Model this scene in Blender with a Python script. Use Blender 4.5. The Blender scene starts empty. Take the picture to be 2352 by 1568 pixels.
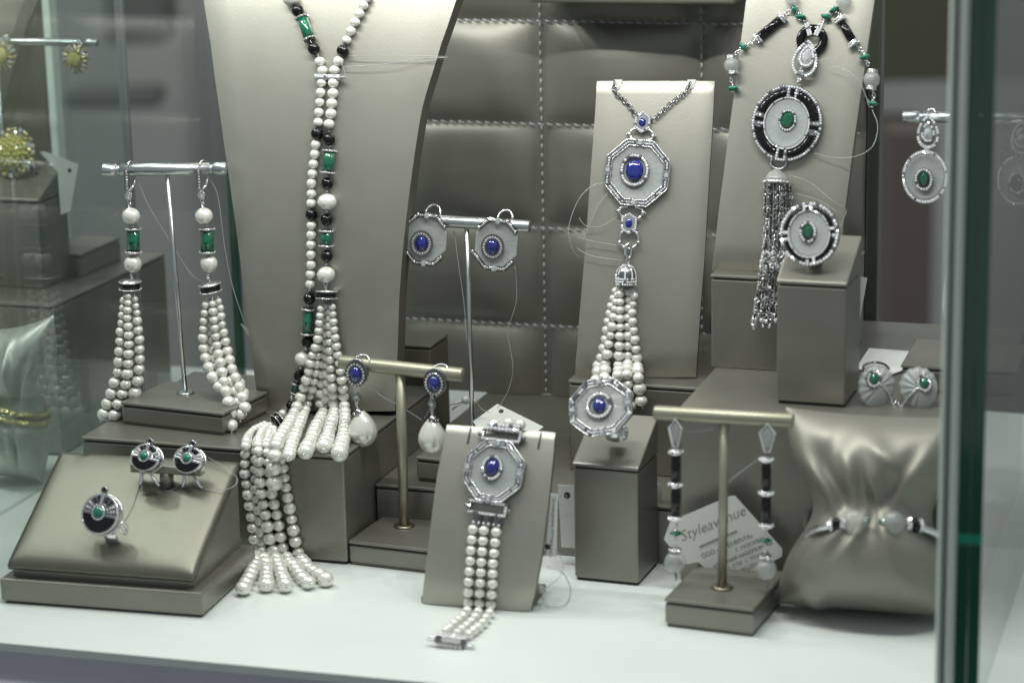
import bpy, bmesh, math, random
from mathutils import Matrix, Vector
random.seed(7); GR = random.Random(11)
R = math.radians
sc = bpy.context.scene
COL = sc.collection
# ------------------------------------------------------------------ camera
PIT, F, H, TH, ROLL = R(13.94), 5500.0, 0.405, R(17.93), R(-1.208)
CX, CY = 1176.0, 784.0
CT, ST = math.cos(TH), math.sin(TH)
CAM = Vector((0, 0, H))
cd = bpy.data.cameras.new('camera'); cam = bpy.data.objects.new('camera', cd); COL.objects.link(cam)
cam.location = CAM; 
FW = Vector((0, math.cos(PIT), -math.sin(PIT))); _r = Vector((1, 0, 0)); _u = _r.cross(FW)
RT_ = _r * math.cos(ROLL) + _u * math.sin(ROLL); UPV = _u * math.cos(ROLL) - _r * math.sin(ROLL)
cam.rotation_euler = Matrix((RT_, UPV, -FW)).transposed().to_euler()
cd.sensor_width = 36; cd.lens = 36 * F / 2352; cd.clip_start = .02; cd.clip_end = 60
cd.dof.use_dof = True; cd.dof.focus_distance = 1.27; cd.dof.aperture_fstop = 7.0
sc.camera = cam

def ray(x, y): return FW + RT_ * ((x - CX) / F) - UPV * ((y - CY) / F)
def proj(P):
    q = P - CAM; d = q.dot(FW); return CX + F * q.dot(RT_) / d, CY - F * q.dot(UPV) / d
def hitp(x, y, O, n):
    d = ray(x, y); t = (O - CAM).dot(n) / d.dot(n); return CAM + d * t
UP = Vector((0, 0, 1))
def G(x, y, z=0): return hitp(x, y, Vector((0, 0, z)), UP)
def D(x, y, Y): return hitp(x, y, Vector((0, Y, 0)), Vector((0, 1, 0)))
WN = Vector((ST, CT, 0)); UN = Vector((CT, -ST, 0))
def W(x, y, w): return hitp(x, y, WN * w, WN)
def Upl(x, y, u): return hitp(x, y, UN * u, UN)
def uw(u, w, z=0): return UN * u + WN * w + UP * z
def wof(P): return P.dot(WN)
def uof(P): return P.dot(UN)
def dep(P): return (P - CAM).dot(FW)
def S(P): return dep(P) / F
def zat(y, P):
    """height above P's spot at which it shows in pixel row y"""
    z0, z1_ = 0., .1
    f = lambda z: proj(Vector((P.x, P.y, z)))[1] - y
    for _ in range(6): a, b = f(z0), f(z1_); z0, z1_ = z1_, (z1_ - b * (z1_ - z0) / (b - a) if abs(b - a) > 1e-12 else z1_)
    return z1_
# ------------------------------------------------------------------ materials
MATS = {}
def lin(c):
    return tuple((v / 12.92 if v <= .04045 else ((v + .055) / 1.055) ** 2.4) for v in c)
def mat(name, col, rough=.5, metal=0., coat=0., trans=0., ior=1.45, spec=.5, bump=0., bscale=800., bstretch=(1, 1, 1), var=0., vscale=30., alpha=1., sss=0., crough=.05, aniso=0., cior=1.5):
    m = bpy.data.materials.new(name); m.use_nodes = True
    nt = m.node_tree; p = nt.nodes['Principled BSDF']
    p.inputs['Base Color'].default_value = (*col, 1); p.inputs['Roughness'].default_value = rough
    p.inputs['Metallic'].default_value = metal; p.inputs['Coat Weight'].default_value = coat
    p.inputs['Coat Roughness'].default_value = crough
    p.inputs['Transmission Weight'].default_value = trans; p.inputs['IOR'].default_value = ior
    p.inputs['Specular IOR Level'].default_value = spec
    p.inputs['Subsurface Weight'].default_value = sss
    p.inputs['Subsurface Radius'].default_value = (.002, .002, .0015)
    p.inputs['Coat IOR'].default_value = cior
    p.inputs['Anisotropic'].default_value = aniso
    if bump or var:
        tc = nt.nodes.new('ShaderNodeTexCoord'); mp = nt.nodes.new('ShaderNodeMapping'); mp.inputs['Scale'].default_value = bstretch
        nt.links.new(tc.outputs['Object'], mp.inputs['Vector'])
    if bump:
        n = nt.nodes.new('ShaderNodeTexNoise'); n.inputs['Scale'].default_value = bscale; n.inputs['Detail'].default_value = 3
        nt.links.new(mp.outputs[0], n.inputs['Vector'])
        b = nt.nodes.new('ShaderNodeBump'); b.inputs['Strength'].default_value = bump; b.inputs['Distance'].default_value = .0004
        nt.links.new(n.outputs['Fac'], b.inputs['Height']); nt.links.new(b.outputs[0], p.inputs['Normal'])
    if var:
        n2 = nt.nodes.new('ShaderNodeTexNoise'); n2.inputs['Scale'].default_value = vscale; n2.inputs['Detail'].default_value = 5
        nt.links.new(tc.outputs['Object'], n2.inputs['Vector'])
        mx = nt.nodes.new('ShaderNodeMix'); mx.data_type = 'RGBA'
        mx.inputs[6].default_value = (*[c * (1 - var) for c in col], 1); mx.inputs[7].default_value = (*[min(1, c * (1 + var)) for c in col], 1)
        nt.links.new(n2.outputs['Fac'], mx.inputs[0]); nt.links.new(mx.outputs[2], p.inputs['Base Color'])
    MATS[name] = m; return m
def seethrough(name, a):      # frosted stone: part of what lies behind it shows through, the same from everywhere
    MATS[name].node_tree.nodes['Principled BSDF'].inputs['Alpha'].default_value = a
LB = (.30, .285, .235)
mat('leather', (.245, .238, .206), .36, .62, bump=.16, bscale=1500, var=.10, vscale=60, bstretch=(1, 1, .35))
mat('leather_smooth', (.165, .162, .130), .40, .62, bump=.12, bscale=1600, var=.07, vscale=40)
mat('leather_board', (.375, .366, .322), .40, .66, bump=.13, bscale=1800, bstretch=(1, 1, .22), var=.08, vscale=50)
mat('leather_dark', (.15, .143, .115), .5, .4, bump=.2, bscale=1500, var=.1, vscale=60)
mat('quilt', (.25, .243, .212), .40, .5, bump=.18, bscale=1200, var=.10, vscale=40)
mat('seam_dark', (.03, .028, .022), .6)
mat('stitch', (.46, .45, .48), .7)
mat('pearl', (.77, .765, .70), .22, .18, coat=1., crough=.10, cior=1.9, spec=.8, var=.05, vscale=150)
mat('pearl_drop', (.77, .765, .69), .18, .25, coat=1., crough=.06, cior=1.75, spec=.8)
mat('silver', (.80, .80, .82), .2, 1.)
mat('silver_dark', (.30, .30, .31), .24, 1.)
mat('chain_dark', (.06, .06, .062), .35, 1.)
mat('steel', (.58, .61, .62), .28, 1., bump=.12, bscale=2500, bstretch=(1, 1, .15))
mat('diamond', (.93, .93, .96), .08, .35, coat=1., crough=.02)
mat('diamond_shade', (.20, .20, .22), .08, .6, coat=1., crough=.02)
mat('gem_grey', (.66, .65, .63), .08, .4, coat=1.)
mat('clear_gem', (.85, .88, .90), .03, .35, coat=1., trans=.4, ior=1.9)
mat('onyx', (.004, .004, .005), .06, 0, spec=.55)
mat('emerald', (.003, .13, .065), .10, 0, coat=1., spec=.7, var=.85, vscale=420)  # strong colour mottling stands in for the stone's inner glow
mat('emerald_stone', (.002, .085, .042), .06, 0, coat=1., spec=.8, var=.9, vscale=500)
mat('green_agate', (.006, .17, .10), .2, 0, coat=.6, spec=.6, var=.15, vscale=300)
mat('sapphire', (.007, .015, .19), .05, 0, coat=1., spec=.8, var=.9, vscale=260)
mat('frost', (.50, .53, .525), .34, 0, coat=.2, crough=.3, sss=.2, var=.08, vscale=300); seethrough('frost', .60)
mat('frost_ball', (.54, .57, .565), .20, 0, coat=.7, crough=.15, sss=.2); seethrough('frost_ball', .42)
mat('gold', (.50, .43, .20), .3, .6)
mat('yellow_stone', (.66, .62, .20), .2, 0, trans=.2, coat=.8, var=.4, vscale=300)
mat('taupe_metal', (.36, .35, .27), .42, .7)
mat('flange', (.22, .20, .14), .3, .9)
mat('floor_white', (.70, .745, .715), .32, 0, coat=.15, crough=.2, var=.03, vscale=12)
mat('floor_lip', (.50, .51, .58), .4, 0, var=.08, vscale=20)
mat('paper', (.74, .75, .73), .6)
mat('paper_grey', (.60, .61, .58), .55)
mat('ink', (.03, .03, .03), .6)
mat('ink_grey', (.22, .20, .17), .6)
mat('satin', (.255, .248, .212), .45, .42, bump=.1, bscale=2500, var=.05, vscale=60)
mat('satin_pale', (.50, .52, .48), .4, .3)
mat('side_panel', (.22, .235, .25), .45, 0)
mat('wall', (.345, .35, .345), .7, 0, var=.08, vscale=2)
mat('wall_dark', (.12, .125, .125), .7)
mat('edge_olive', (.045, .05, .038), .3, 0, coat=.4)
mat('wall_olive', (.075, .077, .05), .7)
mat('wall_brown', (.115, .095, .085), .7)
mat('strip_grey', (.72, .80, .74), .35, .0)
mat('strip_dark', (.27, .27, .29), .4, .1)
mat('edge_green', (.004, .075, .045), .15, 0, coat=1.)
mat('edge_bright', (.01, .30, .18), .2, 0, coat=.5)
def glassmat(name, tint, refl=1.0, ior=1.5):
    m = bpy.data.materials.new(name); m.use_nodes = True; nt = m.node_tree
    nt.nodes.remove(nt.nodes['Principled BSDF']); out = nt.nodes['Material Output']
    tr = nt.nodes.new('ShaderNodeBsdfTransparent'); tr.inputs[0].default_value = (*tint, 1)
    gl = nt.nodes.new('ShaderNodeBsdfGlossy'); gl.inputs['Roughness'].default_value = .01
    fr = nt.nodes.new('ShaderNodeFresnel'); 
    geo = nt.nodes.new('ShaderNodeNewGeometry'); mr = nt.nodes.new('ShaderNodeMapRange')
    mr.inputs[3].default_value = ior; mr.inputs[4].default_value = 1 / ior      # leaving the pane: same reflection as entering it
    nt.links.new(geo.outputs['Backfacing'], mr.inputs[0]); nt.links.new(mr.outputs[0], fr.inputs[0])
    mx = nt.nodes.new('ShaderNodeMixShader')
    nt.links.new(fr.outputs[0], mx.inputs[0]); nt.links.new(tr.outputs[0], mx.inputs[1]); nt.links.new(gl.outputs[0], mx.inputs[2])
    nt.links.new(mx.outputs[0], out.inputs[0]); MATS[name] = m
glassmat('glass', (.945, .97, .96), ior=1.5)
mat('nylon', (.62, .64, .64), .2, 0, coat=.5, trans=.4)

# ------------------------------------------------------------------ mesh builder
def frame(P, yaw=0., pitch=0., roll=0., s=None):
    """local x right, y up, z towards the viewer; one local unit = one photo pixel at P"""
    s = S(P) if s is None else s
    B = Matrix(((1, 0, 0), (0, 0, -1), (0, 1, 0))).to_4x4()      # x->X, y->Z, z->-Y
    M = Matrix.Translation(P) @ Matrix.Rotation(yaw, 4, 'Z') @ Matrix.Rotation(pitch, 4, 'X') @ B @ Matrix.Rotation(roll, 4, 'Z')
    return M @ Matrix.Scale(s, 4)
class MB:
    def __init__(s, M=None): s.v = []; s.f = []; s.mi = []; s.sm = []; s.mats = []; s.M = M
    def add(s, vs, fs, m, smooth=True, M=None):
        if m not in s.mats: s.mats.append(m)
        k = s.mats.index(m); o = len(s.v)
        T = s.M @ M if (M is not None and s.M is not None) else (M if M is not None else s.M)
        for v in vs: s.v.append(T @ Vector(v) if T is not None else Vector(v))
        for f in fs: s.f.append([i + o for i in f]); s.mi.append(k); s.sm.append(smooth)
    def sphere(s, c, r, m, seg=16, rings=10, smooth=True, M=None):
        if not hasattr(r, '__len__'): r = (r, r, r)
        vs = [(c[0], c[1], c[2] + r[2])]; fs = []
        for i in range(1, rings):
            a = math.pi * i / rings
            for j in range(seg):
                b = 2 * math.pi * j / seg
                vs.append((c[0] + r[0] * math.sin(a) * math.cos(b), c[1] + r[1] * math.sin(a) * math.sin(b), c[2] + r[2] * math.cos(a)))
        vs.append((c[0], c[1], c[2] - r[2])); n = len(vs) - 1
        for j in range(seg): fs.append((0, 1 + j, 1 + (j + 1) % seg))
        for i in range(rings - 2):
            for j in range(seg):
                a = 1 + i * seg + j; b = 1 + i * seg + (j + 1) % seg
                fs.append((a, a + seg, b + seg, b))
        for j in range(seg): fs.append((n, 1 + (rings - 2) * seg + (j + 1) % seg, 1 + (rings - 2) * seg + j))
        s.add(vs, fs, m, smooth, M)
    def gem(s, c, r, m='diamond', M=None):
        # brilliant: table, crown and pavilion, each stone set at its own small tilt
        if m == 'diamond' and GR.random() < .16: m = 'diamond_shade'  # some stones coloured dark at random, painting in sparkle and unlit facets
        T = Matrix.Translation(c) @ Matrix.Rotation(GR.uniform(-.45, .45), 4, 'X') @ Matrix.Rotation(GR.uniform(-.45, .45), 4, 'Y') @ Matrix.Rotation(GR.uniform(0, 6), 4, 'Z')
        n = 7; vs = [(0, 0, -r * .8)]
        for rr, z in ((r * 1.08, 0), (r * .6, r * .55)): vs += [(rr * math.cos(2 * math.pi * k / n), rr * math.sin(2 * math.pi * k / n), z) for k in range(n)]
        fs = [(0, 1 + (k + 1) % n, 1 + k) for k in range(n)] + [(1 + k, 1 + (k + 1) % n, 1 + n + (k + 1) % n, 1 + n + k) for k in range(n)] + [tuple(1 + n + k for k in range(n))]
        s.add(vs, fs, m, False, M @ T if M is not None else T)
    def tube(s, pts, r, m, seg=8, closed=False, M=None, smooth=True):
        pts = [Vector(p) for p in pts]; n = len(pts); vs = []; fs = []
        prev = None
        for i, p in enumerate(pts):
            if closed: t = pts[(i + 1) % n] - pts[i - 1]
            else: t = pts[min(i + 1, n - 1)] - pts[max(i - 1, 0)]
            if t.length < 1e-12: t = Vector((0, 0, 1))
            t.normalize()
            if prev is None:
                a = Vector((0, 0, 1)) if abs(t.z) < .9 else Vector((1, 0, 0)); prev = t.cross(a).normalized()
            prev = (prev - t * prev.dot(t)).normalized(); q = t.cross(prev)
            rr = r[i] if hasattr(r, '__len__') else r
            for j in range(seg):
                b = 2 * math.pi * j / seg; vs.append(p + (prev * math.cos(b) + q * math.sin(b)) * rr)
        for i in range(n if closed else n - 1):
            for j in range(seg):
                a = i * seg + j; b = i * seg + (j + 1) % seg; c = ((i + 1) % n) * seg
                fs.append((a, b, c + (j + 1) % seg, c + j))
        if not closed:
            fs.append(tuple(range(seg))[::-1]); fs.append(tuple((n - 1) * seg + j for j in range(seg)))
        s.add(vs, fs, m, smooth, M)
    def torus(s, c, rx, ry, r, m, rot=None, seg=8, n=28, M=None):
        T = Matrix.Translation(c) @ (rot if rot is not None else Matrix.Identity(4))
        s.tube([T @ Vector((rx * math.cos(2 * math.pi * i / n), ry * math.sin(2 * math.pi * i / n), 0)) for i in range(n)], r, m, seg, True, M)
    def cyl(s, a, b, r, m, seg=20, M=None, r2=None):
        a = Vector(a); b = Vector(b); s.lathe([(0, 0), (r, 0), (r if r2 is None else r2, (b - a).length), (0, (b - a).length)], m, a, b - a, seg, M, False)
    def lathe(s, prof, m, o, axis, seg=20, M=None, smooth=True):
        o = Vector(o); z = Vector(axis).normalized(); a = Vector((0, 1, 0)) if abs(z.y) < .9 else Vector((1, 0, 0))
        x = z.cross(a).normalized(); y = z.cross(x); vs = []; fs = []
        for (r, h) in prof:
            for j in range(seg):
                b = 2 * math.pi * j / seg; vs.append(o + z * h + (x * math.cos(b) + y * math.sin(b)) * r)
        for i in range(len(prof) - 1):
            for j in range(seg):
                p = i * seg + j; q = i * seg + (j + 1) % seg; fs.append((p, q, q + seg, p + seg))
        if smooth: s.add(vs, fs, m, True, M)
        else:
            s.add(vs, fs, m, True, M)
    def prism(s, out, z0, z1, m, bev=0., M=None):
        n = len(out); cx = sum(p[0] for p in out) / n; cy = sum(p[1] for p in out) / n
        def ins(p):
            d = math.hypot(p[0] - cx, p[1] - cy) or 1; k = max(0, 1 - bev / d); return (cx + (p[0] - cx) * k, cy + (p[1] - cy) * k)
        vs = [(p[0], p[1], z0) for p in out] + [(p[0], p[1], z1 - bev) for p in out]
        fs = [tuple(range(n))[::-1]] + [(i, (i + 1) % n, n + (i + 1) % n, n + i) for i in range(n)]
        if bev:
            vs += [(*ins(p), z1) for p in out]; fs += [(n + i, n + (i + 1) % n, 2 * n + (i + 1) % n, 2 * n + i) for i in range(n)]
            fs.append(tuple(2 * n + i for i in range(n)))
        else: fs.append(tuple(n + i for i in range(n)))
        s.add(vs, fs, m, False, M)
    def ringstrip(s, outer, inner, z0, z1, m, M=None, closed=True):
        n = len(outer); vs = []; fs = []
        for z, o in ((z0, outer), (z1, outer), (z1, inner), (z0, inner)):
            vs += [(p[0], p[1], z) for p in o]
        rng = range(n if closed else n - 1)
        for k in range(4):
            for i in rng:
                j = (i + 1) % n; k2 = (k + 1) % 4
                fs.append((k * n + i, k * n + j, k2 * n + j, k2 * n + i))
        if not closed:
            fs.append((0, n, 2 * n, 3 * n)); e = n - 1; fs.append((e, 3 * n + e, 2 * n + e, n + e))
        s.add(vs, fs, m, False, M)
    def rbox(s, lo, hi, m, bev=.001, M=None, seg=2):
        b = bmesh.new(); bmesh.ops.create_cube(b, size=1)
        for v in b.verts:
            v.co = Vector([(lo[i] + hi[i]) / 2 + v.co[i] * (hi[i] - lo[i]) for i in range(3)])
        if bev: bmesh.ops.bevel(b, geom=list(b.edges), offset=bev, segments=seg, profile=.5, affect='EDGES')
        b.verts.index_update(); s.add([tuple(v.co) for v in b.verts], [[v.index for v in f.verts] for f in b.faces], m, False, M); b.free()
    def strap(s, cx, cy, cz, Rr, a0, a1, hw0, hw1, th, m, n=18, k=6):
        """wide curved band: an arc in the y-z plane with a crowned section along x"""
        vs = []; fs = []
        for i in range(n + 1):
            a = a0 + (a1 - a0) * i / n; hw = hw0 + (hw1 - hw0) * i / n
            ring = [(-hw + 2 * hw * q / k, th * (1 - (2 * q / k - 1) ** 2) * .6 + th * .4) for q in range(k + 1)] + [(hw, -th * .3), (-hw, -th * .3)]
            for x, d in ring: vs.append((cx + x, cy + (Rr + d) * math.sin(a), cz + (Rr + d) * math.cos(a)))
        w = k + 3
        for i in range(n):
            for j in range(w): q = (j + 1) % w; fs.append((i * w + j, i * w + q, (i + 1) * w + q, (i + 1) * w + j))
        fs += [tuple(range(w))[::-1], tuple(n * w + j for j in range(w))]
        s.add(vs, fs, m, True)
    def quad(s, a, b, c, d, m): s.add([a, b, c, d], [(0, 1, 2, 3)], m, False)
    def text(s, string, size, m, M, align='LEFT', shear=0.):
        cu = bpy.data.curves.new('lettering', 'FONT'); cu.body = string; cu.size = size; cu.align_x = align; cu.shear = shear; cu.resolution_u = 2
        o = bpy.data.objects.new('lettering', cu); COL.objects.link(o)
        me = bpy.data.meshes.new_from_object(o.evaluated_get(bpy.context.evaluated_depsgraph_get()))
        s.add([tuple(v.co) for v in me.vertices], [list(p.vertices) for p in me.polygons], m, False, M)
        bpy.data.objects.remove(o); bpy.data.curves.remove(cu); bpy.data.meshes.remove(me)
    def build(s, name, parent=None, kind=None, label=None):
        me = bpy.data.meshes.new(name); me.from_pydata([tuple(v) for v in s.v], [], s.f)
        for m in s.mats: me.materials.append(MATS[m])
        me.polygons.foreach_set('material_index', s.mi); me.polygons.foreach_set('use_smooth', s.sm); me.update()
        o = bpy.data.objects.new(name, me); COL.objects.link(o)
        if parent is not None: attach(o, parent)
        if kind: o['kind'] = kind
        if label: o['label'] = label
        return o
ROOTLOC = {}
def attach(o, parent):
    o.parent = parent
    if parent.name in ROOTLOC: o.matrix_parent_inverse = Matrix.Translation(-ROOTLOC[parent.name])
def thing(name, label, cat, loc, group=None):
    o = bpy.data.objects.new(name, None); COL.objects.link(o); o.location = loc; o.empty_display_size = .005
    o['label'] = label; o['category'] = cat
    if group: o['group'] = group
    ROOTLOC[o.name] = Vector(loc); return o
def tag(o, label, cat, group=None):
    o['label'] = label; o['category'] = cat
    if group: o['group'] = group
    return o
def struct(o): o['kind'] = 'structure'; return o
# shared bead meshes
_t = MB(); _t.sphere((0, 0, 0), 1, 'pearl', 24, 16)
def _bm(m):
    b = MB(); b.sphere((0, 0, 0), 1, m, 24, 16); o = b.build('bead_source'); me = o.data; bpy.data.objects.remove(o); me.name = m + '_bead'; return me
BEAD = {m: _bm(m) for m in ('pearl', 'onyx', 'frost_ball')}
def bead(kind, name, P, r, parent, squash=1., rot=0.):
    o = bpy.data.objects.new(name, BEAD[kind]); COL.objects.link(o)
    o.location = P; o.scale = (r, r, r * squash); o.rotation_euler = (random.uniform(-.2, .2), rot + random.uniform(-.2, .2), random.uniform(0, 6))
    attach(o, parent); return o
class Pearls:
    """pearls of one thing: the 100 that show largest are parts, the others one part"""
    def __init__(s, root): s.root = root; s.L = []
    def put(s, P, r, parent, squash=1., rot=0.): s.L.append((r / dep(P), P, r, parent, squash, rot))
    def done(s):
        s.L.sort(key=lambda a: -a[0])
        for (_, P, r, pa, q, rot) in s.L[:100]: bead('pearl', 'pearl', P, r, pa, q, rot)
        if s.L[100:]:
            b = MB()
            for (_, P, r, pa, q, rot) in s.L[100:]: b.sphere(P, (r, r, r * q), 'pearl', 18, 12)
            b.build('small_pearls', s.root, 'stuff')
def resample(pts, n):
    pts = [Vector(p) for p in pts]; L = [0]
    for a, b in zip(pts, pts[1:]): L.append(L[-1] + (b - a).length)
    out = []
    for k in range(n):
        t = L[-1] * k / (n - 1); i = 0
        while i < len(L) - 2 and L[i + 1] < t: i += 1
        f = (t - L[i]) / max(1e-12, L[i + 1] - L[i]); out.append(pts[i].lerp(pts[i + 1], f))
    return out
def spline(pts, k=6):
    pts = [Vector(p) for p in pts]; out = []
    for i in range(len(pts) - 1):
        p0 = pts[max(i - 1, 0)]; p1 = pts[i]; p2 = pts[i + 1]; p3 = pts[min(i + 2, len(pts) - 1)]
        for j in range(k):
            t = j / k
            out.append(.5 * ((2 * p1) + (p2 - p0) * t + (2 * p0 - 5 * p1 + 4 * p2 - p3) * t * t + (3 * p1 - p0 - 3 * p2 + p3) * t ** 3))
    out.append(pts[-1]); return out

# ------------------------------------------------------------------ planes and boards
class Plane:
    def __init__(s, O, n): s.O = Vector(O); s.n = Vector(n).normalized()
    def hit(s, x, y, lift=0.): return hitp(x, y, s.O + s.n * lift, s.n)
    def frame(s, x, y, lift=0., roll=0., dyaw=0., dpitch=0.):
        P = s.hit(x, y, lift)
        yaw = math.atan2(s.n.x, -s.n.y); pitch = -math.asin(max(-1, min(1, s.n.z)))
        return frame(P, yaw + dyaw, pitch + dpitch, roll)
class Board(Plane):
    """upright board: bottom corners on z0, leaning back, convex by bulge; outline rows (y, xl, xr) traced at its own distance"""
    def __init__(s, bl, br, z0, lean, rows, thick, bulge=0., curl=0.):
        a = G(*bl, z0); b = G(*br, z0); ex = (b - a); ex.z = 0; ex.normalize()
        back = Vector((-ex.y, ex.x, 0)); ey = (UP * math.cos(lean) + back * math.sin(lean)); n = ex.cross(ey)
        Plane.__init__(s, a, n); s.ex, s.ey = ex, ey; s.bulge = bulge; s.curl = curl; s.thick = thick; s.rows = rows; s.z0 = z0
        s.h = (s.base(rows[0][1], rows[0][0]) - s.O).dot(ey)
    def base(s, x, y): return hitp(x, y, s.O, s.n)
    def off(s, b):
        t = max(-.05, min(1.05, b / s.h)); return s.bulge * 4 * t * (1 - t) - (s.curl * max(0, 1 - b / .014) ** 2 if s.curl else 0)
    def hit(s, x, y, lift=0.):
        c = 0
        for _ in range(4):
            P = hitp(x, y, s.O + s.n * (c + lift), s.n); c = s.off((P - s.O).dot(s.ey))
        return P
    def nrm(s, P):
        b = (P - s.O).dot(s.ey); d = (s.off(b + .001) - s.off(b - .001)) / .002
        return (s.n - s.ey * d).normalized()
    def frame(s, x, y, lift=0., roll=0., dyaw=0., dpitch=0.):
        P = s.hit(x, y, lift); n = s.nrm(P)
        return frame(P, math.atan2(n.x, -n.y) + dyaw, -math.asin(n.z) + dpitch, roll)
    def mesh(s, m='leather_board', side='leather_dark', nx=14, ny=46, bevel=.0012):
        mb = MB(); ys = [r[0] for r in s.rows]; V = []
        for j in range(ny + 1):
            y = ys[0] + (ys[-1] - ys[0]) * j / ny
            for k in range(len(s.rows) - 1):
                if s.rows[k][0] <= y <= s.rows[k + 1][0] + 1e-6: break
            f = (y - s.rows[k][0]) / (s.rows[k + 1][0] - s.rows[k][0])
            # smooth interpolation of the traced edge
            def ce(c):
                r = s.rows; p1 = r[k][c]; p2 = r[k + 1][c]; p0 = r[max(k - 1, 0)][c]; p3 = r[min(k + 2, len(r) - 1)][c]
                return .5 * (2 * p1 + (p2 - p0) * f + (2 * p0 - 5 * p1 + 4 * p2 - p3) * f * f + (3 * p1 - p0 - 3 * p2 + p3) * f ** 3) if len(r) > 3 else p1 + (p2 - p1) * f
            xl, xr = ce(1), ce(2); yl = y; yr = y + s.rows[k][3] * (1 - f) + s.rows[k + 1][3] * f if len(s.rows[0]) > 3 else y
            row = []
            for i in range(nx + 1):
                t = i / nx; P = s.hit(xl + (xr - xl) * t, yl + (yr - yl) * t)
                e = min(t, 1 - t) * nx
                if e < 1: P = P - s.n * (bevel * (1 - e))
                if j == 0: P = P - s.n * bevel
                row.append(P)
            V.append(row)
        vs = [p for r in V for p in r]; fs = []; w = nx + 1
        for j in range(ny):
            for i in range(nx): a = j * w + i; fs.append((a, a + w, a + w + 1, a + 1))
        mb.add(vs, fs, m, True)
        bk = [p - s.n * s.thick for p in vs]
        mb.add(bk, [tuple(reversed(f)) for f in fs], side, True)
        def skirt(idx):
            a = [vs[i] for i in idx]; b = [bk[i] for i in idx]; n = len(idx)
            mb.add(a + b, [(i, i + 1, n + i + 1, n + i) for i in range(n - 1)], side, False)
        skirt([j * w for j in range(ny + 1)]); skirt([j * w + nx for j in range(ny + 1)]); skirt(list(range(w))); skirt([ny * w + i for i in range(w)])
        return mb

# ------------------------------------------------------------------ boxes in the showcase frame (u right, w depth)
def MW(yaw, P): return Matrix.Translation(P) @ Matrix.Rotation(yaw, 4, 'Z')
def riser(name, label, cat, P, yaw, wid, dep_, h, m='leather', lid=.0018, foot=False, slope=0., group=None):
    """box with its front left bottom corner at P, a thin lid on a shadow gap and piped edges"""
    t = thing(name, label, cat, P, group); M = MW(yaw, P)
    g = .0007; b = MB(M)
    b.rbox((0, 0, .0015 if foot else 0), (wid, dep_, h - lid - g), m, .0009)
    b.rbox((.0012, .0012, h - lid - g), (wid - .0012, dep_ - .0012, h - lid), 'seam_dark', 0)
    if foot: b.rbox((.001, .001, 0), (wid - .001, dep_ - .001, .0015), 'seam_dark', 0)
    b.build('body', t)
    l = MB(M)
    if slope:
        lo = h - lid; vs = [(-.0004, -.0004, lo), (wid + .0004, -.0004, lo), (wid + .0004, dep_, lo), (-.0004, dep_, lo),
              (-.0004, -.0004, h), (wid + .0004, -.0004, h), (wid + .0004, dep_, h + slope), (-.0004, dep_, h + slope)]
        l.add(vs, [(0, 3, 2, 1), (4, 5, 6, 7), (0, 1, 5, 4), (1, 2, 6, 5), (2, 3, 7, 6), (3, 0, 4, 7)], m, False)
        o = l.build('lid', t)
        bm_ = bmesh.new(); bm_.from_mesh(o.data); bmesh.ops.bevel(bm_, geom=list(bm_.edges), offset=.0008, segments=2, profile=.5, affect='EDGES'); bm_.to_mesh(o.data); bm_.free()
    else:
        l.rbox((-.0004, -.0004, h - lid), (wid + .0004, dep_, h), m, .0008); l.build('lid', t)
    t['h'] = h
    return t, M
def yawof(a, b): return math.atan2(b.y - a.y, b.x - a.x)
def pxbox(name, label, cat, FL, FR, ytop, depth, z0=0., m='leather', yaw=None, **k):
    a = G(*FL, z0); b = G(*FR, z0)
    if yaw is None: yaw = yawof(a, b)
    wid = (b - a).length; h = zat(ytop, b) - z0
    return riser(name, label, cat, a, yaw, wid, depth, h, m, **k) + (a, b, h)
# ================================================================== the setting
UL_, UR_ = -.600, -.112
WB = 1.315                                        # depth of the showcase's back
b = MB()
f0, f1 = G(-60, 1469.5), G(2500, 1708)
fd = (f1 - f0).normalized(); fb = Vector((-fd.y, fd.x, 0))
A0 = f0 - fd * .5; A1 = f1 + fd * .3
b.add([A0, A1, A1 + fb * .50, A0 + fb * .50], [(0, 1, 2, 3)], 'floor_white', False)
b.add([A0 + UP * -.0, A1, A1 - UP * .004, A0 - UP * .004], [(3, 2, 1, 0)], 'floor_white', False)
struct(b.build('floor'))
b = MB()
l0, l1 = A0 - fb * .0012 - UP * .004, A1 - fb * .0012 - UP * .004
b.add([l0, l1, l1 - UP * .0135, l0 - UP * .0135, l0 - UP * .0155 - fb * .003, l1 - UP * .0155 - fb * .003, l0 - UP * .2 - fb * .003, l1 - UP * .2 - fb * .003],
      [(3, 2, 1, 0), (4, 5, 2, 3), (6, 7, 5, 4)], 'floor_lip', False)
struct(b.build('floor_edge'))
# store behind the showcase
b = MB(); b.add([(-4, 4.6, -2), (4, 4.6, -2), (4, 4.6, 2.6), (-4, 4.6, 2.6)], [(0, 1, 2, 3)], 'wall', False); struct(b.build('wall'))
b = MB(); b.add([(-4, -2.5, -1), (4, -2.5, -1), (4, 4.6, -1), (-4, 4.6, -1)], [(3, 2, 1, 0)], 'wall_dark', False); struct(b.build('ground'))
def farbox(name, label, cat, x0, y0, x1, y1, Y, th, m):
    p, q = D(x0, y1, Y), D(x1, y0, Y); b = MB(); b.rbox((p.x, Y, p.z), (q.x, Y + th, q.z), m, .004); tag(b.build(name), label, cat)
farbox('dark_shelf', 'blurred dark horizontal shelf far behind the left glass of the case', 'shelf', 150, 211, 362, 252, 4.2, .1, 'wall_dark')
farbox('dark_cabinet', 'blurred dark cabinet high up behind the left glass', 'cabinet', 245, -260, 358, 105, 4.2, .2, 'wall_dark')
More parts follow.
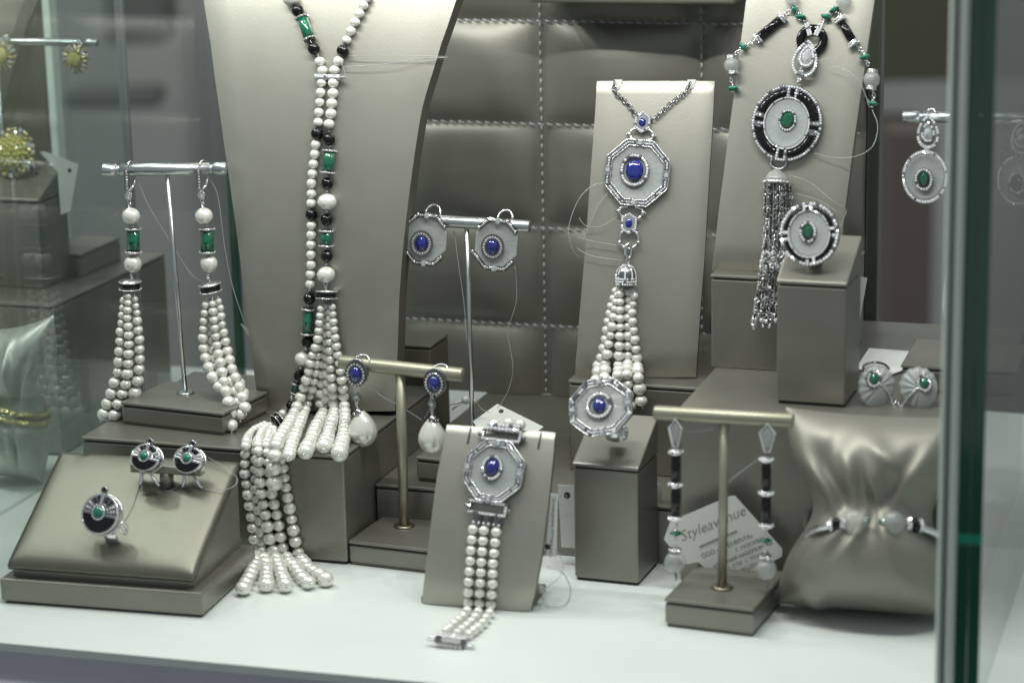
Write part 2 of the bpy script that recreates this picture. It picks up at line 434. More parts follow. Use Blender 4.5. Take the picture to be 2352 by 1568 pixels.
farbox('brown_pillar', 'blurred brown pillar in the store beyond the right end of the case', 'pillar', 2035, 300, 2150, 900, 4.0, .2, 'wall_brown')
farbox('olive_beam', 'blurred dark olive beam at the top right behind the case', 'beam', 1960, -300, 2420, 190, 4.1, .2, 'wall_olive')
# quilted back of the showcase
def quilt():
    seam_u = [uof(W(x, 280, WB)) for x in (880, 1247, 1614)]; du = seam_u[2] - seam_u[1]
    zs = [W(1247, y, WB).z for y in (48, 284, 522, 745)]; dz = (zs[0] - zs[3]) / 3
    ul = uof(W(610, 400, WB)); ur = uof(W(1990, 300, WB)); zlo, zhi = .0313, zs[0] + dz * 1.3
    nx, nz = 150, 150; vs = []; fs = []
    def ph(a, o, d):
        f = ((a - o) / d) % 1.0; return min(f, 1 - f)
    for j in range(nz + 1):
        z = zlo + (zhi - zlo) * j / nz
        for i in range(nx + 1):
            u = ul + (ur - ul) * i / nx
            a = ph(u, seam_u[1], du) * du; c = ph(z, zs[1], dz) * dz
            hgt = .0085 * (1 - math.exp(-a / .011)) * (1 - math.exp(-c / .010)) + .0012 * math.sin(u * 90 + z * 40) * min(1, a / .02) * min(1, c / .02)
            vs.append(uw(u, WB - hgt, z))
    w = nx + 1
    for j in range(nz):
        for i in range(nx): a = j * w + i; fs.append((a, a + 1, a + w + 1, a + w))
    t = thing('quilted_backdrop', 'padded taupe quilted panel with white stitching at the back of the case', 'backdrop', uw((ul + ur) / 2, WB, 0))
    b = MB(); b.add(vs, fs, 'quilt', True)
    b.rbox((ul, WB + .001, zlo), (ur, WB + .012, zhi), 'leather_dark', .001, Matrix(((CT, ST, 0, 0), (-ST, CT, 0, 0), (0, 0, 1, 0), (0, 0, 0, 1))))
    b.build('padded_panel', t)
    b = MB(); pitch = .0054
    for z in [zs[0] + dz] + zs + [zs[3] - dz]:
        if z > zhi or z < zlo + .01: continue
        n = int((ur - ul) / pitch)
        for i in range(n):
            u = ul + (i + .5) * pitch
            b.tube([uw(u - .0016, WB - .0026, z + .0005), uw(u, WB - .0030, z), uw(u + .0016, WB - .0026, z - .0003)], .00046, 'stitch', 6)
    for k in (-1, 0, 1, 2):
        u = seam_u[1] + k * du
        if u < ul + .003 or u > ur - .003: continue
        n = int((zhi - zlo) / pitch)
        for i in range(n):
            z = zlo + (i + .5) * pitch
            b.tube([uw(u, WB - .0026, z - .0016), uw(u, WB - .0030, z), uw(u, WB - .0026, z + .0016)], .00046, 'stitch', 6)
    b.build('stitching', t)
    return ul, ur, zhi
QL, QR, QZ = quilt()
MUW = Matrix(((CT, ST, 0, 0), (-ST, CT, 0, 0), (0, 0, 1, 0), (0, 0, 0, 1)))
b = MB(MUW); p = W(1213, 4, WB - .04); q = W(1688, 12, WB - .04)
b.rbox((uof(p), WB - .04, q.z), (uof(q), WB - .0085, q.z + .03), 'leather', .0015); tag(b.build('wall_box'), 'taupe covered box fixed high on the quilted panel, cut by the top of the picture', 'box')
# grey strip between the quilted panel and the left glass; back frame uprights
CASE = thing('display_case', 'glass showcase with clear side panes and green glass edges around all the jewellery', 'display case', uw(-.39, .95, 0))
def cpart(name, fn, parent=CASE, label=None): b = MB(MUW); fn(b); return b.build(name, parent, None, label)
cpart('glass_door', lambda b: b.rbox((QR + .001, WB - .004, 0), (QR + .008, WB + .010, .42), 'edge_olive', .001), label='dark olive glass edge at the right end of the quilted panel')
o = cpart('glass_pane', lambda b: b.rbox((UL_ - .004, .945, .0005), (UL_, WB - .003, .45), 'glass', 0), label='left glass pane')
cpart('glass_edge', lambda b: b.rbox((UL_ - .0045, WB - .0028, .0005), (UL_ + .0005, WB + .0015, .45), 'edge_green', .0004), o)
wf = .962
e0 = uof(W(2208, 900, wf)); e1 = uof(W(2266, 900, wf)); em = (e0 + e1) / 2
o = cpart('glass_pane', lambda b: b.rbox((em + .0006, wf + .002, .0005), (e1 - .0006, 1.37, .45), 'glass', 0), label='right glass pane with thick green edge')
zb = W(2240, 1237, wf).z
def edg(b):
    for (x0, x1) in ((e0, em - .00008), (em + .00008, e1)):
        b.rbox((x0, wf - .001, .0005), (x1, wf + .0018, zb - .0022), 'edge_green', .0006)
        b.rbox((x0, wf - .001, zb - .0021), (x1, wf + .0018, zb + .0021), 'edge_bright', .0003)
        b.rbox((x0, wf - .001, zb + .0022), (x1, wf + .0018, .45), 'edge_green', .0006)
cpart('glass_edge', edg, o)
c0 = uof(W(2163, 900, wf)); cw = e0 - c0
o = cpart('corner_strip', lambda b: (b.rbox((c0, wf - .003, .0005), (c0 + cw * .28, wf + .003, .45), 'strip_grey', .0015, seg=3), b.rbox((c0 + cw * .54, wf - .004, .0005), (e0 - .0002, wf + .003, .45), 'strip_grey', .0015, seg=3)), label='pale grey corner strip')
cpart('seal', lambda b: b.rbox((c0 + cw * .26, wf - .001, .0005), (c0 + cw * .56, wf + .004, .45), 'strip_dark', .001), o)

# ================================================================== risers
z1, R1W, R1U = .0584, 1.0807, -.4407
riser('display_riser', 'wide low taupe riser under the left pearl tassel earrings and the large bust', 'riser', uw(-.5883, R1W, 0), -TH, R1U + .5883, .139, z1, foot=True)
riser('display_riser', 'low dark step riser behind the pearl bracelet display', 'riser', uw(R1U + .0006, 1.1222, 0), -TH, .1685, WB - 1.1225, .031)
bA = Upl(1029, 765, R1U - .002); zz = bA.z; bF = Upl(956, 827, R1U - .002)
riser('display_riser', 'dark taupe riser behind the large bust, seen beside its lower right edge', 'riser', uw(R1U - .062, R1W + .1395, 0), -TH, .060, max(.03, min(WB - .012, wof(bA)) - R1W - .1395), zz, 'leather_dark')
a = G(1309, 1077, .0312); h3 = zat(872, a) - .0312
w3 = wof(a)
riser('display_riser', 'taupe riser carrying the blue pendant stand', 'riser', uw(uof(a), w3, .0312), -TH, -.2712 - uof(a), min(.115, WB - .01 - w3), h3, 'leather'); Z3 = .0312 + h3
Z4 = .0895
riser('display_riser', 'large taupe shelf riser at right under the tall ring block and shell earrings', 'riser', uw(-.2705, 1.1005, 0), -TH, .146, .20, Z4, lid=.0022)
a = G(1633, 843, Z4); c = G(1925, 862, Z4); h5 = zat(630, a) - Z4
riser('display_riser', 'taupe box riser under the tall emerald necklace stand', 'riser', a, -TH, (c - a).length, .075, h5); Z5 = Z4 + h5; P5 = a
# ring blocks
a = G(1320, 1331, 0); c = G(1467, 1346, 0)
hB = zat(1062, a)
def slopetop(px, a, c, h, depth):
    """extra height of the block's back edge so that it shows at pixel row px"""
    yaw = yawof(a, c); bk = c + Vector((-math.sin(yaw), math.cos(yaw), 0)) * depth
    return zat(px, bk) - h
yB = yawof(a, c); sB = slopetop(955, a, c, hB, .034)
riser('ring_block', 'taupe ring block in front of the blue pendant, holding the octagonal sapphire ring', 'ring block', a, yB, (c - a).length, .034, hB, foot=True, slope=sB, group='ring blocks')
RB = (a, yB, (c - a).length, hB, sB)
a = G(1783, 926, Z4); c = G(1940, 937, Z4)
hT = zat(643, a) - Z4; yT = yawof(a, c); sT = slopetop(541, a, c, hT + Z4, .036)
riser('ring_block', 'tall taupe ring block on the right shelf, holding the oval onyx ring', 'ring block', a, yT, (c - a).length, .036, hT, foot=True, slope=sT, group='ring blocks')
TB = (a, yT, (c - a).length, hT, sT)

# ================================================================== slanted ring and earring display at left
a = G(3, 1384); c = G(466, 1419); yS = yawof(a, c); hS = zat(1362, c)
k = G(570, 1250, hS); dS = (k - c).dot(Vector((-math.sin(yS), math.cos(yS), 0)))
t = thing('slanted_display', 'low slanted taupe display holding black and green earrings and a ring', 'display stand', a)
M = MW(yS, a); wS = (c - a).length
b = MB(M); b.rbox((0, 0, .0012), (wS, dS, hS), 'leather', .0008); b.rbox((.002, .002, 0), (wS - .001, dS - .002, .0012), 'seam_dark', 0); b.build('base', t)
fl = M.inverted() @ G(29, 1322, hS); fr = M.inverted() @ G(446, 1350, hS)
x0, x1, yf = fl.x, fr.x, min(max(.004, fr.y), .02)
zf = zat(1321, M @ Vector((x1, yf, 0)))
yb = dS - .004; zb_ = zat(1074, M @ Vector((x1, yb, 0)))
b = MB(M)
pr = [(yf, hS), (yb, hS), (yb, zb_ - .002), (yf, zf - .003)]
vs = [(x, y, z) for x in (x0, x1) for (y, z) in pr]
b.add(vs, [(0, 1, 2, 3), (7, 6, 5, 4), (0, 4, 5, 1), (1, 5, 6, 2), (2, 6, 7, 3), (3, 7, 4, 0)], 'leather', False)
b.build('wedge', t)
# padded sloping cover: a soft sheet with an overhanging front lip and a crease at the upper left
b = MB(M); nx, ny = 40, 30; vs = []; fs = []
sl = (zb_ - zf) / (yb - yf)
def padz(s, q):
    e = min(q, 1 - q); g = min(s, 1 - s)
    puff = .0022 * (1 - math.exp(-e * 16)) * (1 - math.exp(-g * 22))
    cr = -.0012 * math.exp(-((s - .155 + .05 * (1 - q)) / .010) ** 2) * max(0, (q - .82) / .18)
    return puff + cr
for j in range(ny + 1):
    q = j / ny
    for i in range(nx + 1):
        s_ = i / nx; y = yf - .004 + (yb - yf + .004) * q; z = zf + .0030 + sl * (y - yf) + padz(s_, q)
        if j == 0: z -= .0012
        vs.append((x0 - .001 + (x1 - x0 + .002) * s_, y, z))
for j in range(ny):
    for i in range(nx): k = j * (nx + 1) + i; fs.append((k, k + 1, k + nx + 2, k + nx + 1))
n0 = len(vs); vs += [(v[0], v[1] + (.0012 if v[1] < yf else 0), v[2] - (.0020 if v[1] < yf else .0050) - (padz(i % (nx + 1) / nx, i // (nx + 1) / ny))) for i, v in enumerate(vs)]
fs += [tuple(n0 + q for q in reversed(f)) for f in fs[:]]
rim = list(range(nx + 1)) + [(j + 1) * (nx + 1) - 1 for j in range(1, ny + 1)] + [ny * (nx + 1) + i for i in range(nx - 1, -1, -1)] + [j * (nx + 1) for j in range(ny - 1, 0, -1)]
for i in range(len(rim)): p, q = rim[i], rim[(i + 1) % len(rim)]; fs.append((q, p, n0 + p, n0 + q))
b.add(vs, fs, 'leather_smooth', True); b.build('padded_top', t)
SDn = (M.to_3x3() @ Vector((0, -sl, 1))).normalized(); SDP = Plane(M @ Vector((x0, yf, zf + .0045)), SDn)

# ================================================================== earring stands
def tstand(label, foot_px, zbase, top_px, bar0, bar1, rb, rp, mbar, base=None, notch=(), flange=None, group='T shaped earring stands', bent=False, endY=0.):
    P = G(*foot_px, zbase); t = thing('earring_stand', label, 'earring stand', P, group)
    T = D(*top_px, P.y); s = S(T)
    p0 = D(*bar0, P.y); p1 = D(*bar1, P.y)
    # the bar follows the showcase's yaw about its middle
    mid = D(*top_px, P.y); T = mid; pl = Plane(mid, Vector((math.sin(-TH), -math.cos(TH), 0)) if bent else Vector((0, -1, 0)))
    if bent: p0 = pl.hit(*bar0); p1 = pl.hit(*bar1)
    b = MB(); b.tube([P, T], rp * s, mbar, 16); b.build('pole', t)
    b = MB(); ax = (p1 - p0).normalized(); L = (p1 - p0).length; r = rb * s
    cuts = [0.]
    for n_ in notch: cuts += [n_ * L - .0011, n_ * L + .0011]
    cuts.append(L)
    prof = [(0, 0), (r * .86, 0), (r, .0006)]
    for n_ in notch:
        prof += [(r, n_ * L - .0010), (r * .72, n_ * L - .0008), (r * .72, n_ * L + .0008), (r, n_ * L + .0010)]
    prof += [(r, L - .0006), (r * .86, L), (0, L)]
    b.lathe(prof, mbar, p0, ax, 28); b.build('bar', t)
    if flange:
        b = MB(); b.lathe([(rp * s, .0014), (flange * s * .8, .0013), (flange * s, .0006), (flange * s, 0)], 'steel' if mbar == 'steel' else 'flange', P, UP, 28); b.build('flange', t)
    if base:
        FL, FR, yt, dp, z0, m = base
        a = G(*FL, z0); c = G(*FR, z0); yaw = yawof(a, c); h = zat(yt, c) - z0; h = zbase - z0
        M = MW(yaw, a); wd = (c - a).length
        b = MB(M); b.rbox((0, 0, .0016), (wd, dp, h - .0026), m, .0009); b.rbox((.001, .001, 0), (wd - .001, dp - .001, .0016), 'leather_dark', 0)
        b.rbox((.001, .001, h - .0026), (wd - .001, dp - .001, h - .0018), 'seam_dark', 0); b.rbox((-.0003, -.0003, h - .0018), (wd + .0003, dp, h), m, .0008); b.build('base', t)
    return t, P, pl, p0, p1
def basetop(FR, yt, z0): return zat(yt, G(*FR, z0))
zl = basetop((514, 1001), 948, z1)
LT = tstand('silver T shaped stand at left holding the long pearl tassel earrings', (426, 903), zl, (383, 390), (235, 391), (520, 387), 14.5, 5.6, 'steel', ((281, 974), (514, 1001), 948, .046, z1, 'leather'), (.13, .88), 21)
zbs = zat(1240, G(803, 1296))
BS = tstand('taupe T shaped stand with square base holding the two pearl drop earrings', (928.5, 1208), zbs, (919, 850), (781, 831), (1064, 861), 16.5, 11.5, 'taupe_metal', ((803, 1296), (990, 1318), 1262, .056, 0, 'leather'), (), 25, bent=True)
zst = zat(1047, G(957, 1103, .031))
STD = tstand('slim silver T shaped stand behind the pearl bracelet, holding two octagonal earrings', (1086, 1010), zst, (1072, 512), (929, 503), (1218, 520), 14, 5.5, 'steel', ((957, 1103), (1130, 1122), 1060, .05, .0312, 'leather'), (), 20, bent=True)
zft = zat(1397, G(1730, 1463))
FT = tstand('taupe T shaped stand in the right foreground holding two long black earrings', (1659, 1349), zft, (1663, 960), (1503, 947), (1823, 966), 17, 11, 'taupe_metal', ((1527, 1438), (1730, 1463), 1397, .055, 0, 'leather'), (), 26, bent=True)
a = G(2069, 900, Z4); zrt = zat(838, a)
RT = tstand('silver T shaped stand at the far right behind the green glass edge', (2225, 812), zrt, (2225, 268), (2074, 268), (2400, 274), 13, 5, 'steel', ((2069, 898), (2334, 913), 848, .055, Z4 + .0002, 'leather'), (.13, .87), 18, bent=True)

# ================================================================== bust and pendant boards
bust = Board((593, 942), (905, 956), z1, R(10), [(-130, 452, 1085), (0, 466, 1047), (100, 482, 1012), (250, 502, 968), (450, 530, 938), (650, 556, 918), (800, 574, 912), (944, 592, 906)], .014, .022)
t = thing('necklace_bust', 'large taupe satin necklace bust carrying the long pearl necklace', 'necklace bust', bust.O)
bust.mesh('leather_board', 'leather_dark', 20, 60).build('front_board', t)  # sides get a darker leather that paints in their shade
b = MB(); p = bust.hit(750, 400) - bust.n * .0095; q = bust.O + (G(905, 956, z1) - bust.O) * .5 + Vector((ST, CT, 0)) * .085
b.tube([p, q + UP * .003], .005, 'leather_dark', 8); b.build('back_strut', t)
pend = Board((1320, 866), (1600, 871), Z3 + .0005, R(13), [(186, 1370, 1641), (400, 1356, 1629), (600, 1341, 1617), (800, 1325, 1603), (866, 1320, 1599)], .006, .006, .004)
t = thing('pendant_board', 'light taupe board leaning on its riser, carrying the blue octagonal pendant', 'pendant board', pend.O, 'leaning pendant boards')
pend.mesh(nx=14, ny=44).build('front_board', t)
b = MB(); p = pend.hit(1490, 450) - pend.n * .0065; b.tube([p, Vector((p.x, p.y, 0)) + UP * (Z3 + .003) + Vector((ST, CT, 0)) * .035], .004, 'leather_dark', 8); b.build('back_strut', t)
for x in (1419, 1588):
    b = MB(); f = pend.frame(x, 197, .0004); b.prism([(-9, 14), (10, 14), (6, -4), (-2, -12), (-8, 2)], -1.5, .8, 'paper_grey', 0, f); b.build('notch', t)
tall = Board((1634, 620), (1930, 632), Z5 + .0005, R(14), [(-110, 1738, 2040), (0, 1713, 2008), (200, 1687, 1979), (400, 1661, 1951), (560, 1642, 1932), (622, 1634, 1925)], .006, .005, .004)
t = thing('pendant_board', 'tall light taupe board at right carrying the emerald and onyx necklace', 'pendant board', tall.O, 'leaning pendant boards')
tall.mesh(nx=14, ny=46).build('front_board', t)
b = MB(); p = tall.hit(1820, 300) - tall.n * .0065; b.tube([p, Vector((p.x, p.y, 0)) + UP * (Z5 + .003) + Vector((ST, CT, 0)) * .03], .004, 'leather_dark', 8); b.build('back_strut', t)
brac = Board((968, 1389), (1216, 1408), 0.0005, R(20), [(974, 1024, 1273, 18), (1100, 1001, 1262, 17), (1250, 983, 1244, 16), (1340, 972, 1228, 16), (1389, 968, 1217, 16)], .0035, .006, .003)
t = thing('bracelet_stand', 'curved taupe bracelet easel in the foreground under the pearl bracelet', 'bracelet stand', brac.O)
brac.mesh(nx=14, ny=40).build('front_board', t)
for x, x2 in ((1081, 1074), (1243, 1236)):
    b = MB(); n = 0; b.tube([brac.hit(x, 982 if x < 1100 else 993, .0002), brac.hit(x2, 1018 if x < 1100 else 1030, .0002)], .0004, 'seam_dark', 6); b.build('slit', t)
b = MB(); e = G(1255, 1372); ex = brac.ex; bk = Vector((-ex.y, ex.x, 0))
o = G(1218, 1404); b.add([o + UP * .0005, o - ex * .055 + UP * .0005, o - ex * .055 + bk * .03 + UP * .0005, o + bk * .03 + UP * .0005, o + UP * .0035, o - ex * .055 + UP * .0035, o - ex * .055 + bk * .03 + UP * .0035, o + bk * .03 + UP * .0035],
  [(3, 2, 1, 0), (4, 5, 6, 7), (0, 1, 5, 4), (1, 2, 6, 5), (2, 3, 7, 6), (3, 0, 4, 7)], 'leather_dark', False); b.build('foot', t)

# ================================================================== cushions
def cushion(name, label, P, yaw, wd, ht, th, lean, outline, m, wr):
    t = thing(name, label, 'cushion', P); M = MW(yaw, P) @ Matrix.Rotation(-lean, 4, 'X')
    b = MB(M); n = 56
    for side in (1, -1):
        vs = []; fs = []
        for j in range(n + 1):
            q = j / n
            for i in range(n + 1):
                s_ = 2 * i / n - 1; xl, xr, zl_ = outline(q, s_)
                x = xl + (xr - xl) * i / n; z = zl_
                e = max(0, (1 - abs(s_) ** 3.2)) ** .6 * max(0, (1 - abs(2 * q - 1) ** 3.0)) ** .6
                d = th * e * (1 - wr[0] * math.exp(-((q - wr[1]) / wr[2]) ** 2))
                if side > 0 and e > 0:
                    for (cx_, cq, amp, wd_, ang) in wr[3]:
                        dx = (s_ - cx_); dq = (q - cq); uu = dx * math.cos(ang) + dq * math.sin(ang) * 2; vv = -dx * math.sin(ang) + dq * 2 * math.cos(ang)
                        d += amp * th * e * math.exp(-(uu / wd_) ** 2 - (vv / (wd_ * 3.2)) ** 2)
                vs.append((x * wd, -side * d, z * ht))
        for j in range(n):
            for i in range(n):
                k = j * (n + 1) + i; f = (k, k + 1, k + n + 2, k + n + 1); fs.append(f if side > 0 else f[::-1])
        b.add(vs, fs, m, True)
    b.build('cover', t); return t, M
a = G(1790, 1447); c = G(2185, 1480)
yP = yawof(a, c); wP = (c - a).length * 1.10; hP = (zat(1003, a + Vector((0, .014, 0))))/math.cos(R(16))
def outl(q, s_):
    pin = math.exp(-((q - .50) / .20) ** 2)
    xl = .01 + .135 * pin + .045 * math.sin(q * math.pi) * (1 if q < .5 else 1)
    xr = 1 - .135 * pin - .03
    z = q - .018 * (1 - s_ * s_) * max(0, 2 * q - 1)
    if q < .08: z += .035 * math.exp(-((s_ + .45) / .12) ** 2) * 0 - .02 * math.exp(-((s_ + .5) / .10) ** 2)
    return xl, xr, z
PWt, PWM = cushion('bracelet_cushion', 'plump taupe satin cushion in the right foreground pinched by an open cuff bracelet', a + UP * .004 + Vector((0, .026, 0)), yP, wP, hP, .029, R(15), outl, 'satin',
    (.20, .53, .12, [(-.5, .70, -.15, .13, .5), (-.22, .72, .08, .07, .25), (-.08, .70, -.09, .06, .1), (.10, .72, .06, .10, 0), (.42, .68, -.15, .13, -.6), (.6, .75, .12, .1, -.5), (-.62, .62, .15, .1, .6), (-.4, .40, .14, .10, -.7), (-.15, .36, .14, .10, -.5), (.35, .40, .16, .10, .5), (-.62, .06, .2, .10, .9), (0, .15, .2, .5, 1.57), (.22, .80, .14, .09, .9), (-.36, .86, -.12, .12, -.5), (.5, .30, -.12, .10, .6), (.05, .60, -.14, .05, .4)]))
# ================================================================== jewellery builders (local units are photo pixels at the piece)
def oval(n, rx, ry, a0=0., cx=0., cy=0.): return [(cx + rx * math.cos(a0 + 2 * math.pi * i / n), cy + ry * math.sin(a0 + 2 * math.pi * i / n)) for i in range(n)]
def octa(rx, ry):
    k = math.cos(math.pi / 8); return [(rx / k * math.cos(math.pi / 8 + i * math.pi / 4), ry / k * math.sin(math.pi / 8 + i * math.pi / 4)) for i in range(8)]
def walk(poly, step, closed=True):
    P = [Vector((*p, 0)) for p in poly];
    if closed: P.append(P[0])
    L = sum((b - a).length for a, b in zip(P, P[1:])); n = max(2, int(round(L / step)))
    r = resample(P, n + 1); return r[:-1] if closed else r
def pave(b, poly, z, step, r, m='diamond', closed=True):
    for p in walk(poly, step, closed): b.gem((p.x, p.y, z), r, m)
def part(M, fn, name, parent, label=None, kind=None):
    b = MB(M); fn(b); return b.build(name, parent, kind, label)
def cabochon(M, x, y, rx, ry, z, h, m, parent, name='gemstone', flat=False):
    b = MB(M)
    if flat:      # faceted oval: table, crown, girdle
        n = 14; o = oval(n, rx, ry, 0, x, y); i = oval(n, rx * .62, ry * .62, .22, x, y)
        vs = [(p[0], p[1], z) for p in o] + [(p[0], p[1], z + h) for p in i]; fs = [tuple(n + k for k in range(n))]
        for k in range(n): fs += [(k, (k + 1) % n, n + k), ((k + 1) % n, n + (k + 1) % n, n + k)]
        b.add(vs, fs, m, False)
    else: b.sphere((x, y, z), (rx, ry, h), m, 24, 14)
    return b.build(name, parent)
def halo(M, x, y, rx, ry, z, gr, step, parent, under='silver_dark', stone='diamond', name='halo'):
    def fn(b):
        b.ringstrip(oval(40, rx + gr, ry + gr, 0, x, y), oval(40, rx - gr, ry - gr, 0, x, y), z - gr * 2.2, z, under)
        pave(b, oval(60, rx, ry, 0, x, y), z + gr * .2, step, gr * .82, stone)
    return part(M, fn, name, parent)
def frostdisc(M, poly, z0, z1, parent, rays=22, rin=.45, name='frosted_disc'):
    """carved frosted crystal: bevelled slab with radial ribs on its face"""
    b = MB(M); n = rays * 6
    P = walk(poly, 1e9 if False else sum(math.dist(poly[i], poly[(i + 1) % len(poly)]) for i in range(len(poly))) / n)
    n = len(P); vs = []; fs = []; K = [1.0, .965, .9, .8, .68, .55, .4, .02]
    for q, k in enumerate(K):
        for i, p in enumerate(P):
            rib = (.5 + .5 * math.cos(2 * math.pi * i / 6)) * (1 if .5 < k < .93 else 0) * .9
            z = z1 if q > 1 else (z1 - (1.6 if q == 0 else .5))
            dish = -2.2 * math.sin(math.pi * min(1, max(0, (1 - k) / .6))) if k < .95 else 0
            vs.append((p.x * k, p.y * k, z + rib * .3 + dish))
    o = len(vs)
    for p in P: vs.append((p.x, p.y, z0))
    for q in range(len(K) - 1):
        for i in range(n): j = (i + 1) % n; fs.append((q * n + i, q * n + j, (q + 1) * n + j, (q + 1) * n + i))
    for i in range(n): j = (i + 1) % n; fs.append((o + i, o + j, j, i))
    fs.append(tuple(o + i for i in range(n))[::-1])
    b.add(vs, fs, 'frost', True)
    return b.build(name, parent)
def octframe(b, rx, ry, z, wd, step, gr, under='silver_dark', stone='diamond', gap=True):
    o, i = octa(rx, ry), octa(rx - wd, ry - wd); m_ = octa(rx - wd / 2, ry - wd / 2)
    b.ringstrip(o, i, z - wd * .8, z, under); b.tube([(p.x, p.y, z) for p in walk(o, 6)], wd * .16, 'silver', 5, True); b.tube([(p.x, p.y, z) for p in walk(i, 6)], wd * .14, 'silver', 5, True)
    pave(b, m_, z + gr * .2, step, gr, stone)
    if gap:
        for a in range(4):
            c = (rx - wd * .45) if a % 2 == 0 else (ry - wd * .45); t = a * math.pi / 2
            Mz = Matrix.Rotation(t, 4, 'Z') @ Matrix.Translation((c, 0, z))
            for s_ in (-8, 8): b.rbox((-wd * .75, s_ - 1.6, -wd * .6), (wd * .65, s_ + 1.6, wd * .34), 'silver', .4, Mz, 1)
            b.rbox((-wd * .4, -4.6, -wd * .5), (wd * .4, 4.6, wd * .45), 'clear_gem', 1.2, Mz, 1)
def octpiece(M, parent, rx, ry, fw, sx, sy, hx, hy, ox=0, oy=0, zb=0.):
    part(M, lambda b: octframe(b, rx, ry, zb + 9, fw, 5.6, 2.5), 'diamond_frame', parent)
    frostdisc(M, octa(rx - fw * .9, ry - fw * .9), zb, zb + 8, parent)
    halo(M, ox, oy, hx, hy, zb + 13, 4.2, 6.4, parent)
    cabochon(M, ox, oy, sx, sy, zb + 10, 12, 'sapphire', parent)
def link(b, c, d, n, Rl, r, m, el=1.35, M=None):
    """one chain link: centre c, along d, lying in the plane with normal n"""
    d = Vector(d).normalized(); n = Vector(n); n = (n - d * n.dot(d)).normalized(); e = d.cross(n); c = Vector(c)
    b.tube([c + d * (Rl * el * math.cos(2 * math.pi * i / 14)) + e * (Rl * math.sin(2 * math.pi * i / 14)) for i in range(14)], r, m, 6, True, M)
def chain(b, pts, n, Rl, r, m, pitch):
    L = sum((q - p).length for p, q in zip(pts, pts[1:])); k = max(2, int(L / pitch)); P = resample(pts, k + 1); n = Vector(n)
    for i in range(k):
        d = P[i + 1] - P[i]; s_ = d.normalized().cross(n).normalized()
        link(b, (P[i] + P[i + 1]) / 2, d, (n + s_ * .25) if i % 2 else (s_ + n * .35), Rl, r, m)
def barrel(a, c, r, parent, col='emerald', cm='gem_grey', name='barrel_bead', cap=True):
    """faceted enamel barrel with two pave collars"""
    a = Vector(a); c = Vector(c); ax = (c - a).normalized(); L = (c - a).length
    b = MB(); b.lathe([(0, 0), (r * .90, 0), (r * .86, L * .5), (r * .90, L), (0, L)], col, a, ax, 10, None, True)
    o = b.build(name, parent)
    if cap:
        for q, s_ in ((a, -1), (c, 1)):
            b = MB(); h = r * .34; b.lathe([(0, 0), (r * .98, 0), (r * 1.03, h * .5), (r * .98, h), (0, h)], 'silver_dark', q - ax * h * (1 if s_ < 0 else 0), ax, 20)
            x = ax.cross(Vector((0, 1, 0))).normalized(); y = ax.cross(x)
            for k in range(16):
                t = 2 * math.pi * k / 16; b.gem(q + ax * (s_ * h * .5) + (x * math.cos(t) + y * math.sin(t)) * r * 1.02, r * .17, cm)
            b.build('collar', o)
def pavecyl(P, ax, r, h, parent, name='collar', rows=1, stone='diamond', band=None):
    ax = Vector(ax).normalized(); b = MB(); P = Vector(P)
    b.lathe([(0, 0), (r * .94, 0), (r, h * .12), (r, h * .88), (r * .94, h), (0, h)], band or 'silver', P - ax * h / 2, ax, 24)
    x = ax.cross(Vector((0, 1, 0))); x = x.normalized() if x.length > 1e-6 else Vector((1, 0, 0)); y = ax.cross(x)
    for j in range(rows):
        z = (j + .5) / rows - .5
        for k in range(18):
            t = 2 * math.pi * (k + .5 * (j % 2)) / 18; b.gem(P + ax * (z * h) + (x * math.cos(t) + y * math.sin(t)) * r, h / rows * .42, stone)
    return b.build(name, parent)
def onyxcap(P, ax, r, h, parent):
    """black enamel tassel cap between two pave rims"""
    ax = Vector(ax).normalized(); b = MB(); P = Vector(P)
    b.lathe([(0, 0), (r * .96, 0), (r * .96, h), (0, h)], 'onyx', P - ax * h / 2, ax, 28)
    b.lathe([(r * .5, 0), (r * 1.0, 0), (r * 1.0, h * .16), (0, h * .24)], 'silver', P + ax * h * .5, ax, 28)
    x = ax.cross(Vector((0, 1, 0))).normalized(); y = ax.cross(x)
    for s_, n in ((-1, 26), (1, 26)):
        b.torus(P + ax * h * .5 * s_, r, r, h * .09, 'silver', Vector((0, 0, 1)).rotation_difference(ax).to_matrix().to_4x4(), 6, 28)
        for k in range(n):
            t = 2 * math.pi * k / n; b.gem(P + ax * h * .52 * s_ + (x * math.cos(t) + y * math.sin(t)) * r * 1.02, h * .13, 'gem_grey')
    return b.build('tassel_cap', parent)
